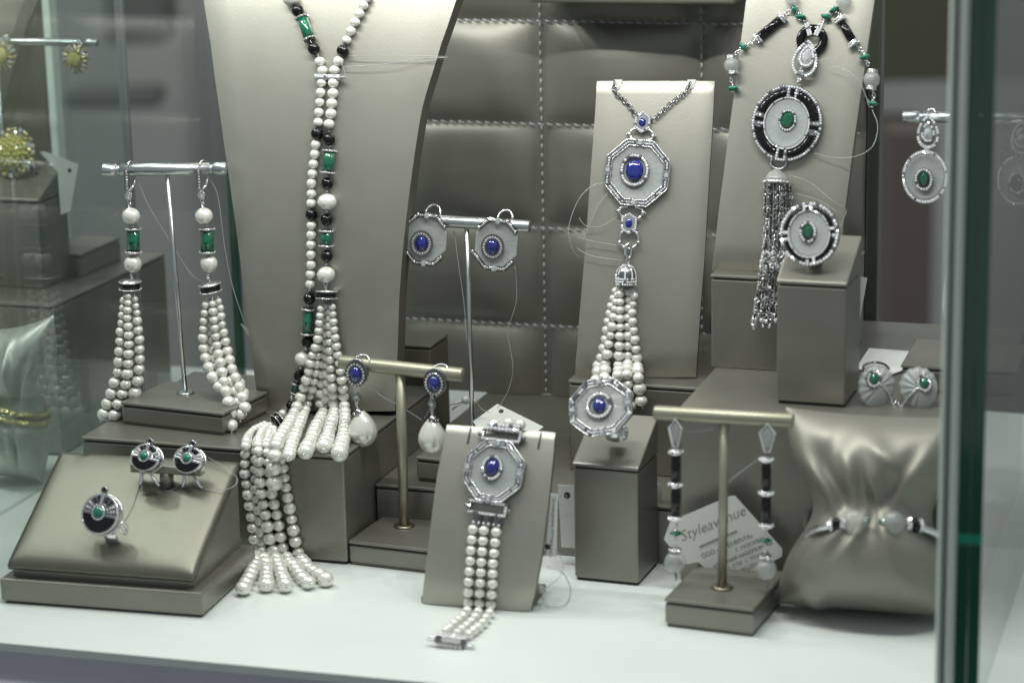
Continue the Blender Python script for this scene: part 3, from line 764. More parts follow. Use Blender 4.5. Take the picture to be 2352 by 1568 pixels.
def strand(root, pearls, pts, r0, r1, name='pearl_strand', pin=True, swell=0., jit=.10, skip=0.):
    """thread with pearls strung along it, growing from r0 to r1 (metres); the last one ends in a silver pin"""
    sp = spline(pts, 8); b = MB(); b.tube(resample(sp, 24), .0003, 'pearl', 5); st = b.build(name, root)
    cum = [0.]
    for p, q in zip(sp, sp[1:]): cum.append(cum[-1] + (q - p).length)
    L = cum[-1]; s_ = random.uniform(0, 1.7) * r0; i = 0; last = None; jit *= random.uniform(1.2, 2.2); r0 *= random.uniform(.94, 1.06)
    while True:
        f = s_ / L; r = (r0 + (r1 - r0) * min(1, f) ** .9) * random.uniform(1 - jit * .6, 1 + jit * .6)
        pos = s_ + r * .93
        if pos > L + r * .3: break
        while i < len(cum) - 2 and cum[i + 1] < pos: i += 1
        t = (pos - cum[i]) / max(1e-9, cum[i + 1] - cum[i]); P = sp[i].lerp(sp[i + 1], min(t, 1.3)); d = (sp[i + 1] - sp[i]).normalized()
        pearls.put(P, r, st, random.uniform(.84, .98)); last = (P, r, d); s_ = pos + r * .93
    if pin and last:
        P, r, d = last; b = MB(); b.sphere(P + d * r * 1.12, r * .17, 'silver', 10, 8); b.build('pin', st)
    return st
def pathx(b, pts, r, m, **k): b.tube(spline(pts, 6), r, m, 6, **k)

def hang(bd, x, y, lift, ztop, wfront):
    """a point on the board, or in front of the riser below it once the strand hangs past the board's foot"""
    P = bd.hit(x, y, lift); Q = W(x, y, wfront - lift - .0008)
    return Q if (P.z < ztop + .006 and wof(Q) < wof(P)) else P
# ------------------------------------------------------------------ long pearl necklace on the bust
def long_necklace():
    t = thing('pearl_necklace', 'long pearl necklace with emerald barrels and black beads hanging on the large bust', 'necklace', bust.hit(752, 178))
    pe = Pearls(t); s0 = S(bust.hit(750, 400))
    def at(x, y, r): return bust.hit(x, y, r * s0 * .95)
    A = [('P', 668, -2, 19, .85), ('o', 684, 25, 14.5), ('B', 694, 43, 710, 88, 14.5), ('o', 721, 112, 14.5), ('m', 728.5, 125, 4), ('p', 734, 142, 12.5), ('p', 740.6, 163, 12.5), ('p', 739, 190, 12), ('p', 736.6, 213, 12), ('p', 734.4, 235.6, 11.5), ('p', 732.4, 258.5, 12), ('p', 731, 281.5, 12), ('o', 728.5, 307.4, 14.5)]
    A += [('p', x, y, 12) for x, y in zip((725, 723, 720, 717.6, 715.3, 715.3, 714.7), (333, 355, 377.3, 399.6, 421.6, 445.2, 467.5))]
    A += [('o', 715.3, 493, 14)] + [('p', x, y, 12) for x, y in zip((715.2, 714.8, 714.3, 714.3, 714.3, 713, 712.5), (518, 540, 562, 585, 608, 630, 652.8))]
    A += [('m', 711.5, 667, 4), ('o', 710.2, 686, 14), ('B', 707.5, 712, 706, 764, 14), ('o', 705.6, 785, 13.5), ('m', 703, 801, 4), ('P', 694, 824, 18, .92), ('m', 691, 845, 4), ('o', 687, 863, 12.5), ('B', 680, 882, 677, 900, 10), ('m', 671.5, 914, 8), ('o', 667, 931, 10.5), ('P', 650, 951, 13, .95)]
    Bc = [('p', x, y, 11.5) for x, y in zip((849, 842.6, 835, 826, 816, 806, 796), (-24, -3, 13, 32, 51.5, 72, 93))] + [('o', 787.5, 117, 14.5), ('p', 777, 141, 12.5), ('p', 768, 162, 12.5)]
    Bc += [('p', x, y, 13) for x, y in zip((765.5, 764.5, 762, 760, 755.7), (191, 215, 238, 261.5, 285.5))] + [('m', 754.7, 302, 4), ('o', 755.7, 320, 14.5), ('m', 757, 337, 4), ('B', 757, 349, 752.5, 394, 15), ('m', 751.5, 405, 4), ('o', 751.4, 421.6, 14.2), ('m', 751, 440, 4), ('P', 751.4, 464, 22.5, .86), ('m', 750.5, 487, 4), ('o', 750, 505, 14.2), ('B', 749, 533, 748, 562, 15), ('o', 750.5, 588, 14.2), ('m', 749.5, 607, 4), ('P', 749, 631, 21.5, .9)]
    for lst in (A, Bc):
        pts = []
        for e in lst:
            k = e[0]
            if k == 'B':
                a, c = at(e[1], e[2], e[5]), at(e[3], e[4], e[5]); barrel(a, c, e[5] * s0, t); pts += [a, c]
            else:
                P = at(e[1], e[2], e[3]); r = e[3] * s0; pts.append(P)
                if k == 'o': bead('onyx', 'black_bead', P, r, t)
                elif k == 'm': b = MB(); b.sphere(P, r, 'silver', 10, 8); b.build('silver_bead', t)
                else: pe.put(P, r, t, e[4] if k == 'P' else random.uniform(.88, .98))
        b = MB(); b.tube(pts, .0004, 'silver_dark', 5); b.build('thread', t)
    M = bust.frame(752, 177, .004)
    def cl(b):
        b.rbox((-31, -7, -9), (31, 6, 4), 'silver', 2)
        for k in range(11): b.gem((-27 + k * 5.4, 0, 4.2), 3.0)
        b.rbox((24, -4, -6), (42, 2, 2), 'silver', 1.5)
    part(M, cl, 'clasp_bar', t)
    # centre tassel
    M = bust.frame(748, 655, .005); part(M, lambda b: (b.torus((0, 4, 0), 4, 7, 1.5, 'silver'), b.torus((0, -6, 0), 4, 7, 1.5, 'silver', Matrix.Rotation(1.3, 4, 'Y'))), 'link', t)
    P = bust.hit(750, 677, 22 * s0); onyxcap(P, bust.ey, 23 * s0, 15 * s0, t)
    zt = z1
    def pt(x, y, lift=12, mode='b', z=None):
        if mode == 'b': return bust.hit(x, y, lift * s0)
        return G(x, y, zt + lift * s0)
    def run(pts, lift, r0, r1, **k):
        out = []
        for (x, y) in pts:
            pb = bust.hit(x, y, lift * s0); pg = G(x, y, zt + 13 * s0)
            out.append(pg if (y > 925 and wof(pg) < wof(pb)) else pb)
        strand(t, pe, out, r0 * s0, r1 * s0, **k)
    run([(742, 693), (733, 760), (728, 830), (720, 880), (705, 930), (690, 970), (672, 1015), (662, 1050)], 16, 9, 17.5)
    run([(750, 693), (749, 760), (750, 830), (750, 900), (744, 940), (725, 985), (700, 1042)], 14, 9, 19)
    run([(756, 693), (757, 760), (759, 830), (764, 890), (768, 935), (758, 985), (744, 1030)], 22, 9, 19)
    run([(762, 693), (768, 760), (778, 830), (786, 880), (791, 930), (792, 985), (780, 1041)], 26, 9, 19)
    run([(746, 693), (744, 760), (742, 830), (738, 890), (735, 940)], 6, 8.5, 14, pin=False)
    # first strand leaves the riser and hangs down its front
    o = []
    for (x, y) in [(738, 698), (733, 741), (729, 783), (715, 823), (706, 864), (690, 911), (674, 950), (662, 976), (650, 994), (640, 1010)]:
        pb = bust.hit(x, y, 34 * s0); pg = G(x, y, zt + 22 * s0); o.append(pg if (y > 925 and wof(pg) < wof(pb)) else pb)
    for (x, y) in [(633, 1030), (630, 1060), (629, 1090), (631.5, 1122)]: o.append(W(x, y, R1W - .0105))
    strand(t, pe, o, 9 * s0, 19.5 * s0)
    # second tassel: from its cap on the riser over the front edge, down to the floor
    P = G(638, 966, zt + 14 * s0); onyxcap(P, Vector((.75, .55, .42)), 19 * s0, 12 * s0, t)
    def fall(pts, over, r0, r1, lift, **k):
        out = []
        for i, (x, y) in enumerate(pts):
            pg = G(x, y, zt + (9 + lift * .3) * s0)
            if i < over and wof(pg) > R1W + .001: out.append(pg); continue
            pw = W(x, y, R1W - (12 + lift) * s0)
            rr = (r0 + (r1 - r0) * i / len(pts)) * s0
            if pw.z < rr * 1.0 + .001: pw = G(x, y, rr * .98)
            out.append(pw)
        strand(t, pe, out, r0 * s0, r1 * s0, **k)
    s0b = s0; 
    fall([(615, 969), (598, 978), (583, 987), (571, 1000), (565, 1019), (563, 1041), (563, 1087), (571, 1139), (579, 1193), (586, 1244), (588, 1268), (586, 1291), (578, 1314), (568, 1333), (558, 1351)], 4, 9, 18.5, 0)
    fall([(618, 974), (606, 984), (596, 1002), (593, 1030), (596, 1075), (600, 1127), (606, 1160), (612, 1190), (620, 1235), (630, 1265), (637, 1285), (643, 1307), (650, 1325), (655, 1342)], 3, 9, 18.5, 8)
    fall([(622, 972), (604, 994), (588, 1015), (586, 1045), (587, 1094), (589, 1140), (595, 1173), (600, 1225), (604, 1260), (608, 1285), (611, 1305), (612, 1322), (612, 1341)], 3, 8, 18, -3)
    fall([(626, 978), (618, 998), (613, 1020), (614, 1050), (620, 1097), (626, 1143), (634, 1171), (642, 1216), (650, 1258), (662, 1283), (680, 1308), (694, 1325), (710, 1337)], 3, 8.5, 18, 2)
    fall([(628, 980), (632, 1005), (642, 1040), (650, 1074), (657, 1120), (666, 1170), (673, 1212), (681, 1256), (690, 1280), (702, 1296), (714, 1307), (730, 1318), (749, 1330)], 3, 8, 18, 0)
    pe.done()
long_necklace()

# ------------------------------------------------------------------ long pearl tassel earrings on the left stand
def tassel_earring(label, hx, hy0, hy1, gem, p1, bar, p2, cap, capax, strands, fwd=0):
    pl = LT[2]; s0 = S(pl.hit(hx, 600))
    t = thing('tassel_earring', label, 'earring', pl.hit(hx, hy0), 'long pearl tassel earrings')
    pe = Pearls(t)
    M = pl.frame(hx, hy0, 15 * s0)
    def hook(b):
        h = hy1 - hy0
        b.rbox((-6.5, -h, -2), (6.5, 0, 3), 'silver_dark', 1.5)
        for k in range(7): b.gem((0, -4 - k * (h - 8) / 6, 3), 2.6, 'gem_grey')
        b.tube([(0, -h, -1), (5, -h - 3, -8), (14, -h + 8, -16), (18, -h + 30, -18)], [3, 3.4, 3.4, 2.4], 'silver', 8)
        b.tube(spline([(0, -2, 0), (4, 12, -6), (9, 17, -15), (15, 8, -26), (18, -h + 30, -20)]), 1.6, 'silver', 8)
    part(M, hook, 'hook', t)
    M = pl.frame(*gem, 6 * s0); part(M, lambda b: (b.torus((0, 0, 0), 7, 7, 2.4, 'silver'), b.gem((0, 0, 0), 6, 'clear_gem'), b.torus((1, -14, 0), 4, 6, 1.3, 'silver', Matrix.Rotation(.7, 4, 'Y')), b.torus((2, -23, 0), 4, 6, 1.3, 'silver', Matrix.Rotation(-.7, 4, 'Y'))), 'link', t)
    at = lambda x, y, l=6: pl.hit(x, y, l * s0)
    pe.put(at(*p1), 21.5 * s0, t, .93); pe.put(at(*p2), 21 * s0, t, .97)
    barrel(at(bar[0], bar[1]), at(bar[0] + 1, bar[2]), 17 * s0, t)
    b = MB(); b.tube([at(gem[0], gem[1] + 20), at(*p1), at(bar[0], bar[1]), at(bar[0] + 1, bar[2]), at(*p2), at(cap[0], cap[1])], 1.3 * s0, 'silver', 6)
    for (x, y) in ((bar[0] - 1, bar[1] - 8), (bar[0] + 1, bar[2] + 8), (p2[0] - 3, p2[1] + 25), (p2[0] - 2, p2[1] + 33)): b.sphere(at(x, y), 3.6 * s0, 'silver', 10, 8)
    b.build('wire', t)
    onyxcap(at(*cap), capax, 24 * s0, 16 * s0, t)
    for pts, lift in strands: strand(t, pe, [pl.hit(x, y, (6 + lift + fwd * max(0, y - 800) / 150) * s0) for x, y in pts], 8.6 * s0, 16.5 * s0)
    pe.done()
def z2(L): return [(183.8 + .4338 * x, 349.1 + .4338 * y) for x, y in L]
tassel_earring('leftmost long pearl tassel earring, with emerald barrel, beside the glass', 290, 390, 436, (295, 450), (301, 497), (305.5, 528, 576), (305, 606), (299, 655), (0.02, 0, 1), [
    (z2([(255, 745), (253, 820), (250, 870), (256, 935), (258, 1000), (256, 1080), (254, 1130), (248, 1190), (236, 1250), (212, 1305), (195, 1360), (172, 1420)]), 16),
    (z2([(236, 745), (226, 830), (221, 900), (214, 960), (213, 1010), (208, 1080), (203, 1160), (185, 1215), (168, 1270), (146, 1325), (125, 1385)]), 6),
    (z2([(288, 745), (292, 800), (300, 850), (304, 920), (310, 965), (315, 1010), (314, 1057), (315, 1108), (310, 1165), (302, 1220), (288, 1275), (266, 1330)]), 6),
    (z2([(276, 745), (280, 850), (284, 950), (288, 1050), (286, 1130), (278, 1200), (262, 1260), (236, 1320), (205, 1385)]), -10),
    (z2([(246, 745), (240, 850), (236, 950), (234, 1050), (230, 1140), (215, 1220), (190, 1300), (160, 1372)]), -14)])
tassel_earring('long pearl tassel earring with emerald barrel at the stand end nearer the large bust', 456, 388, 436, (463, 448), (468, 497), (475, 528, 576), (479.6, 606), (483, 661), (-.14, 0, 1), [
    (z2([(700, 760), (702, 825), (706, 862), (710, 905), (715, 948), (720, 992), (727, 1042), (740, 1095), (748, 1148), (760, 1205), (772, 1262), (787, 1325), (795, 1388), (800, 1452)]), 16),
    (z2([(672, 760), (665, 818), (660, 855), (655, 893), (652, 940), (650, 985), (653, 1030), (660, 1078), (675, 1122), (692, 1170), (715, 1215), (745, 1255)]), 8),
    (z2([(728, 760), (735, 800), (745, 835), (746, 875), (751, 912), (760, 955), (769, 1000), (779, 1048), (792, 1098), (805, 1150), (828, 1205), (850, 1258), (868, 1325), (880, 1395)]), 6),
    (z2([(690, 760), (688, 860), (690, 960), (700, 1050), (718, 1120), (750, 1180), (800, 1225), (828, 1285), (840, 1350), (848, 1420)]), -4),
    (z2([(715, 760), (722, 860), (735, 960), (752, 1050), (775, 1120), (812, 1180), (850, 1240), (868, 1290)]), -14)], 105)

# ------------------------------------------------------------------ octagonal earrings
def oct_earring(label, x, y, sx, sy, hoop):
    pl = STD[2]; s0 = S(pl.hit(x, y)); M = pl.frame(x, y, 17 * s0, R(-6), .12)
    t = thing('octagon_earring', label, 'earring', pl.hit(x, y, 17 * s0), 'octagonal sapphire earrings')
    frostdisc(M, octa(49, 52), 0, 9, t)
    def arc(b, sgn):
        o = octa(53, 56); pts = [o[0], o[1], o[2], o[3]] if sgn > 0 else [o[4], o[5], o[6], o[7]]
        pts = [Vector((*p, 0)) for p in pts]; a = pts[0].lerp(pts[1], .35 if sgn > 0 else .0); c = pts[3].lerp(pts[2], .35 if sgn > 0 else .45)
        poly = [(a.x, a.y), (pts[1].x, pts[1].y), (pts[2].x, pts[2].y), (c.x, c.y)]
        for k in range(3): b.tube([(*poly[k], 7), (*poly[k + 1], 7)], 6, 'silver_dark', 4)
        pave(b, poly, 11.5, 5.2, 2.7, 'gem_grey', False)
        for p in poly: b.sphere((*p, 7), 6, 'silver_dark', 8, 6)
        m_ = ((pts[1] + pts[2]) / 2); b.rbox((m_.x - 5, m_.y - 6, 3), (m_.x + 5, m_.y + 6, 15), 'clear_gem', 1.5)
    part(M, lambda b: arc(b, 1), 'pave_bar', t); part(M, lambda b: arc(b, -1), 'pave_bar', t)
    ox, oy = sx - x, y - sy
    part(M, lambda b: b.ringstrip(oval(36, 27, 30, 0, ox, oy), oval(36, 15, 18, 0, ox, oy), 6, 13, 'silver_dark'), 'setting', t)
    halo(M, ox, oy, 20.5, 23.5, 14, 3.2, 6, t, 'silver_dark', 'gem_grey'); cabochon(M, ox, oy, 14, 17, 12, 10, 'sapphire', t)
    M2 = pl.frame(*hoop); part(M2, lambda b: (b.tube([(18 * math.cos(a), 18 * math.sin(a), -6 - 14 * math.sin(a)) for a in [math.pi * k / 16 for k in range(17)]], 2.6, 'silver', 8), b.tube([(18, 0, -6), (18, -30, -18)], 2, 'silver', 8)), 'ear_clip', t)
oct_earring('frosted octagonal earring with blue stone at the bar end touching the large bust', 979, 548, 971, 558, (992, 492))
oct_earring('frosted octagonal earring with blue stone, clipped nearer the quilted panel seam', 1141, 560, 1134, 566, (1158, 504))

# ------------------------------------------------------------------ pearl drop earrings
def drop_earring(label, d, sp, lk, cp, py0, py1, prx, pcx):
    pl = BS[2]; s0 = S(pl.hit(*d)); M = pl.frame(*d, 18 * s0, 0, .05)
    t = thing('drop_earring', label, 'earring', pl.hit(*d, 18 * s0), 'sapphire and pearl drop earrings')
    part(M, lambda b: (b.prism(oval(36, 27, 33), -4, 4, 'silver_dark', 2), b.torus((0, 0, 4), 25.5, 31.5, 1.6, 'silver_dark')), 'setting', t)
    halo(M, sp[0] - d[0], d[1] - sp[1], 19.5, 24.5, 6, 3.4, 7.2, t, 'silver_dark', 'gem_grey'); cabochon(M, sp[0] - d[0], d[1] - sp[1], 14, 19, 3, 12, 'sapphire', t)
    M2 = pl.frame(d[0] + 16, d[1] - 28, 0); part(M2, lambda b: b.tube([(17 * math.cos(a), 13 * math.sin(a), 12 - 10 * math.sin(a)) for a in [math.pi * k / 16 for k in range(17)]], 2, 'silver', 8), 'ear_clip', t)
    def lnk(b):
        b.torus((0, 0, 0), 8, 8, 3, 'silver_dark'); b.gem((0, 0, 1), 6.5, 'clear_gem')
        for k in (-1, 1):
            b.torus((0, 13 * k, 0), 3.2, 5, 1.2, 'silver', Matrix.Rotation(.9, 4, 'Y')); b.torus((0, 20 * k, 0), 3.2, 5, 1.2, 'silver', Matrix.Rotation(-.6, 4, 'Y'))
    part(pl.frame(*lk, 10 * s0), lnk, 'link', t)
    M3 = pl.frame(pcx, py0, 10 * s0); L = py1 - py0
    prof = [(0, 0), (prx * .12, .3)] + [(prx * (math.sin(math.pi * (q ** .86)) ** .62) * (.46 + .56 * q), L * q) for q in [k / 26 for k in range(1, 26)]] + [(0, L)]
    mx = max(p[0] for p in prof); prof = [(p[0] * prx / mx, p[1]) for p in prof]
    part(M3, lambda b: b.lathe(prof, 'pearl_drop', (0, 0, 0), (0, -1, 0), 36), 'pearl_drop', t)
    def cap(b):
        b.lathe([(0, -3), (5, -2), (10, 4), (13, 10), (12, 12)], 'silver_dark', (0, 0, 0), (0, -1, 0), 16)
        for k in range(9): a = 2 * math.pi * k / 9; b.sphere((12.5 * math.cos(a), -10, 12.5 * math.sin(a)), 3.4, 'silver_dark', 8, 6); b.gem((12.5 * math.cos(a), -10, 15.2 * math.sin(a)), 2, 'gem_grey')
    part(pl.frame(*cp, 10 * s0), cap, 'drop_cap', t)
drop_earring('pearl drop earring with oval blue stone beside the pearl tassel', (820, 855), (818, 859), (819, 911), (824, 939), 943, 1030, 34, 832)
drop_earring('pearl drop earring with oval blue stone, its pearl half behind the bracelet easel', (1000, 876), (998, 880), (992, 928), (994, 955), 958, 1047, 33, 991)

# ------------------------------------------------------------------ octagonal sapphire pendant
def pendant():
    t = thing('octagon_pendant', 'octagonal frosted pendant with large blue stone and pearl tassel on dark chain', 'pendant', pend.hit(1464, 398))
    pe = Pearls(t); s0 = S(pend.hit(1464, 398)); n = pend.n
    for pts in ([(1411, 188), (1410, 204), (1416, 217), (1427, 224), (1436, 234), (1447, 245), (1459, 265)], [(1585, 190), (1579, 206), (1565, 219), (1550, 230), (1530, 247), (1516, 261), (1499, 274)]):
        b = MB(); chain(b, spline([pend.hit(x, y, .0016) for x, y in pts]), n, 5.2 * s0, 1.55 * s0, 'silver_dark', 9.0 * s0); b.build('chain', t)
    def hexa(M, w, h, sx, sy):
        o = [(0, h), (w, h * .55), (w, -h * .55), (0, -h), (-w, -h * .55), (-w, h * .55)]
        i = [(p[0] * .78, p[1] * .8) for p in o]
        def fn(b): b.prism(o, -4, 6, 'silver', 1.5); pave(b, [(p[0] * .82, p[1] * .84) for p in o], 6.5, 5.4, 2.5)
        part(M, fn, 'hexagon_link', t); cabochon(M, 0, 0, sx, sy, 5, 6, 'sapphire', t)
    hexa(pend.frame(1476, 281.5, .002, R(-4)), 19, 26, 9, 11.5); hexa(pend.frame(1445, 513, .002, R(-4)), 19, 26, 8.5, 11.5)
    def conn(b, s_):
        for k in (-1, 1):
            b.tube(spline([(k * 10, 16 * s_, 2), (k * 22, 10 * s_, 2), (k * 27, -2 * s_, 2), (k * 22, -9 * s_, 2), (k * 8, -12 * s_, 2)]), 3.0, 'silver', 8); b.sphere((k * 28, 0, 2), 6, 'silver', 12, 8); b.sphere((k * 34, -1, 2), 3.2, 'silver_dark', 8, 6)
    part(pend.frame(1473.5, 311, .002, R(-4)), lambda b: conn(b, 1), 'hinge', t); part(pend.frame(1450, 487, .002, R(-4)), lambda b: conn(b, -1), 'hinge', t)
    M = pend.frame(1464, 398, .0015, R(-5)); octpiece(M, t, 73.5, 75, 13, 20.5, 25, 29.5, 34, -6, 5)
    def ring(b):
        b.tube([(22 * math.cos(a), 22 * math.sin(a), 2) for a in [2 * math.pi * k / 24 for k in range(24)]], 3.6, 'silver', 8, True)
        for a in (R(200), R(-20)): b.sphere((23 * math.cos(a), 23 * math.sin(a), 3), 5, 'silver', 10, 8)
        b.tube([(-21, -6, 3), (-24, -14, 5)], 1.8, 'silver')
    part(pend.frame(1445, 549, .002), ring, 'hook_ring', t)
    def bail(b):
        b.torus((0, 0, 2), 7, 17, 3.6, 'silver', Matrix.Rotation(.5, 4, 'Y'))
        for k in range(9): b.torus((-6.5, -13 + k * 3, 4), 4.4, 2.5, .9, 'silver_dark', Matrix.Rotation(1.2, 4, 'Y'), 5, 12)
        b.torus((-1, -22, 2), 3.5, 6, 1.4, 'silver')
    part(pend.frame(1443.5, 577, .003), bail, 'bail', t)
    def crown(b):
        b.lathe([(3, 24), (10, 22), (18, 15), (22, 3), (22, -12), (21, -22), (17, -23)], 'silver_dark', (0, 0, 0), (0, 1, 0), 24)
        for k in range(8):
            a = 2 * math.pi * k / 8
            for q in range(9):
                u = q / 8; r = 22.5 * math.cos(u * 1.25); b.gem((r * math.cos(a), -6 + 30 * math.sin(u * 1.25), r * math.sin(a)), 2.6)
        for y in (-9, -15, -21):
            for k in range(26): a = 2 * math.pi * (k + (y % 2) / 2) / 26; b.gem((22.5 * math.cos(a), y, 22.5 * math.sin(a)), 2.5)
    part(pend.frame(1438, 632, 22 * s0), crown, 'crown_cap', t)
    z5 = lambda L: [(1267.9 + .4925 * x, 588 + .4925 * y) for x, y in L]
    for pts, l in [([(323, 140), (318, 183), (317, 240), (318, 300), (318, 335), (316, 377), (313, 440), (310, 503), (308, 553), (305, 600), (303, 650), (300, 710)], 22),
                   ([(378, 140), (382, 190), (376, 235), (372, 275), (377, 320), (384, 373), (391, 430), (398, 500), (401, 553), (408, 605), (413, 660), (425, 712)], 14),
                   ([(302, 140), (288, 190), (274, 235), (262, 290), (255, 338), (248, 385), (238, 430), (226, 475), (216, 510), (208, 555), (200, 600), (192, 650)], 8),
                   ([(312, 140), (300, 205), (290, 262), (284, 310), (276, 360), (264, 415), (256, 465), (248, 510), (245, 555), (240, 610), (235, 660)], 17),
                   ([(352, 140), (356, 188), (356, 230), (352, 290), (352, 350), (354, 392), (352, 440), (352, 490), (350, 540), (353, 590), (358, 640), (372, 716)], 12),
                   ([(335, 140), (336, 230), (330, 320), (325, 410), (322, 500), (325, 600), (330, 700)], 2),
                   ([(367, 140), (368, 230), (362, 320), (368, 410), (375, 500), (382, 600)], 0)]:
        strand(t, pe, [hang(pend, x, y, l * s0, Z3, w3) for x, y in z5(pts)], 9.2 * s0, 15.5 * s0)
    pe.done()
pendant()
# ------------------------------------------------------------------ rings on blocks
def blocktop(B):
    a, yaw, wd, h, sl = B; M = MW(yaw, a); return M
def oct_ring():
    a, yaw, wd, h, sl = RB; M0 = MW(yaw, a)
    base = M0 @ Vector((wd * .60, .012, h + sl * .33))
    P = D(1382, 936, base.y - .006); s0 = S(P); M = frame(P, yaw + R(-4), R(-28), R(14))
    t = thing('octagon_ring', 'octagonal frosted ring with blue stone standing on the ring block', 'ring', base)
    def fr(b):
        octframe(b, 74, 66, 9, 15, 7.4, 3.6)
        for p in octa(70, 62): b.gem((*p, 11), 5)
    part(M, fr, 'diamond_frame', t); frostdisc(M, octa(61, 53), 0, 9, t); halo(M, -2, 3, 28, 27, 13, 5, 7.4, t)
    cabochon(M, -2, 3, 16, 18, 10, 12, 'sapphire', t)
    def shank(b):
        b.strap(22, -46, -38, 34, R(70), R(-110), 14, 22, 5, 'silver')
    part(frame(P, yaw, R(-6)), shank, 'band', t)
    part(frame(P, yaw, R(-6)), lambda b: (b.torus((50, -58, -12), 9, 14, 4, 'silver', Matrix.Rotation(.9, 4, 'Y')), b.gem((50, -58, -8), 8, 'clear_gem')), 'band_scroll', t)
oct_ring()
def oval_ring():
    a, yaw, wd, h, sl = TB; M0 = MW(yaw, a)
    base = M0 @ Vector((wd * .5, .014, h + sl * .4)); P = D(1860, 538, base.y - .004); s0 = S(P)
    M = frame(P, yaw + R(-2), R(-16), R(8)); t = thing('oval_ring', 'large oval ring with black border and green stone on the tall ring block', 'ring', base)
    ovalpiece(M, t, 68, 72, 46, 52, 12, 17, -2, 4, 8.2, 3.9)
    part(frame(P, yaw), lambda b: b.strap(8, -46, -42, 34, R(70), R(-110), 14, 22, 5, 'silver'), 'band', t)
def ovalpiece(M, t, rx, ry, ix, iy, sx, sy, ox, oy, step, gr, faceted=True):
    """diamond rim, black quarter arcs with diamond bars between them, carved frosted disc, green stone in a halo"""
    part(M, lambda b: (b.prism(oval(48, rx + 1, ry + 1), -5, 3, 'silver', 1), [b.ringstrip(oval(48, rx + 2, ry + 2), oval(48, rx - gr * 2, ry - gr * 2), -4, 7, 'silver_dark')], pave(b, oval(90, rx - gr * .6, ry - gr * .6), 8, step, gr),
                       b.ringstrip(oval(48, ix + 3.5, iy + 3.5), oval(48, ix, iy), -4, 10, 'silver'), pave(b, oval(80, ix + 1.8, iy + 1.8), 10, 4.2, 1.9)), 'diamond_rim', t)
    mx, my = (rx - gr * 2 + ix + 3.5) / 2, (ry - gr * 2 + iy + 3.5) / 2; th_ = (rx - gr * 2 - ix - 3.5) / 2
    for q in range(4):
        a0 = q * math.pi / 2 + R(12); pts = [(mx * math.cos(a0 + R(66) * k / 16), my * math.sin(a0 + R(66) * k / 16), 4) for k in range(17)]
        part(M, lambda b: b.tube(pts, th_ * 1.02, 'onyx', 12), 'black_arc', t)
        a = q * math.pi / 2; Mz = Matrix.Rotation(a, 4, 'Z') @ Matrix.Translation((mx if q % 2 == 0 else my, 0, 0))
        def bars(b):
            for s_ in (-1, 1):
                o = s_ * rx * .115; b.rbox((-th_ - 1, o - gr * .95, -2), (th_ + 1, o + gr * .95, 9), 'silver', .6, Mz, 1)
                k = max(2, int(2 * th_ / (gr * 1.9)))
                for i in range(k): b.gem((Mz @ Vector((-th_ + (i + .5) * 2 * th_ / k, o, 10)))[:], gr * .85)
        part(M, bars, 'diamond_bar', t)
        part(M, lambda b: b.rbox((-th_, -rx * .065, -2), (th_, rx * .065, 8), 'onyx', .8, Mz, 2), 'black_link', t)
    frostdisc(M, oval(48, ix, iy), -3, 8, t, 18)
    halo(M, ox, oy, sx + gr * 1.3, sy + gr * 1.3, 11, gr, gr * 1.9, t)
    cabochon(M, ox, oy, sx, sy, 9, 8, 'emerald_stone', t, flat=faceted)
oval_ring()

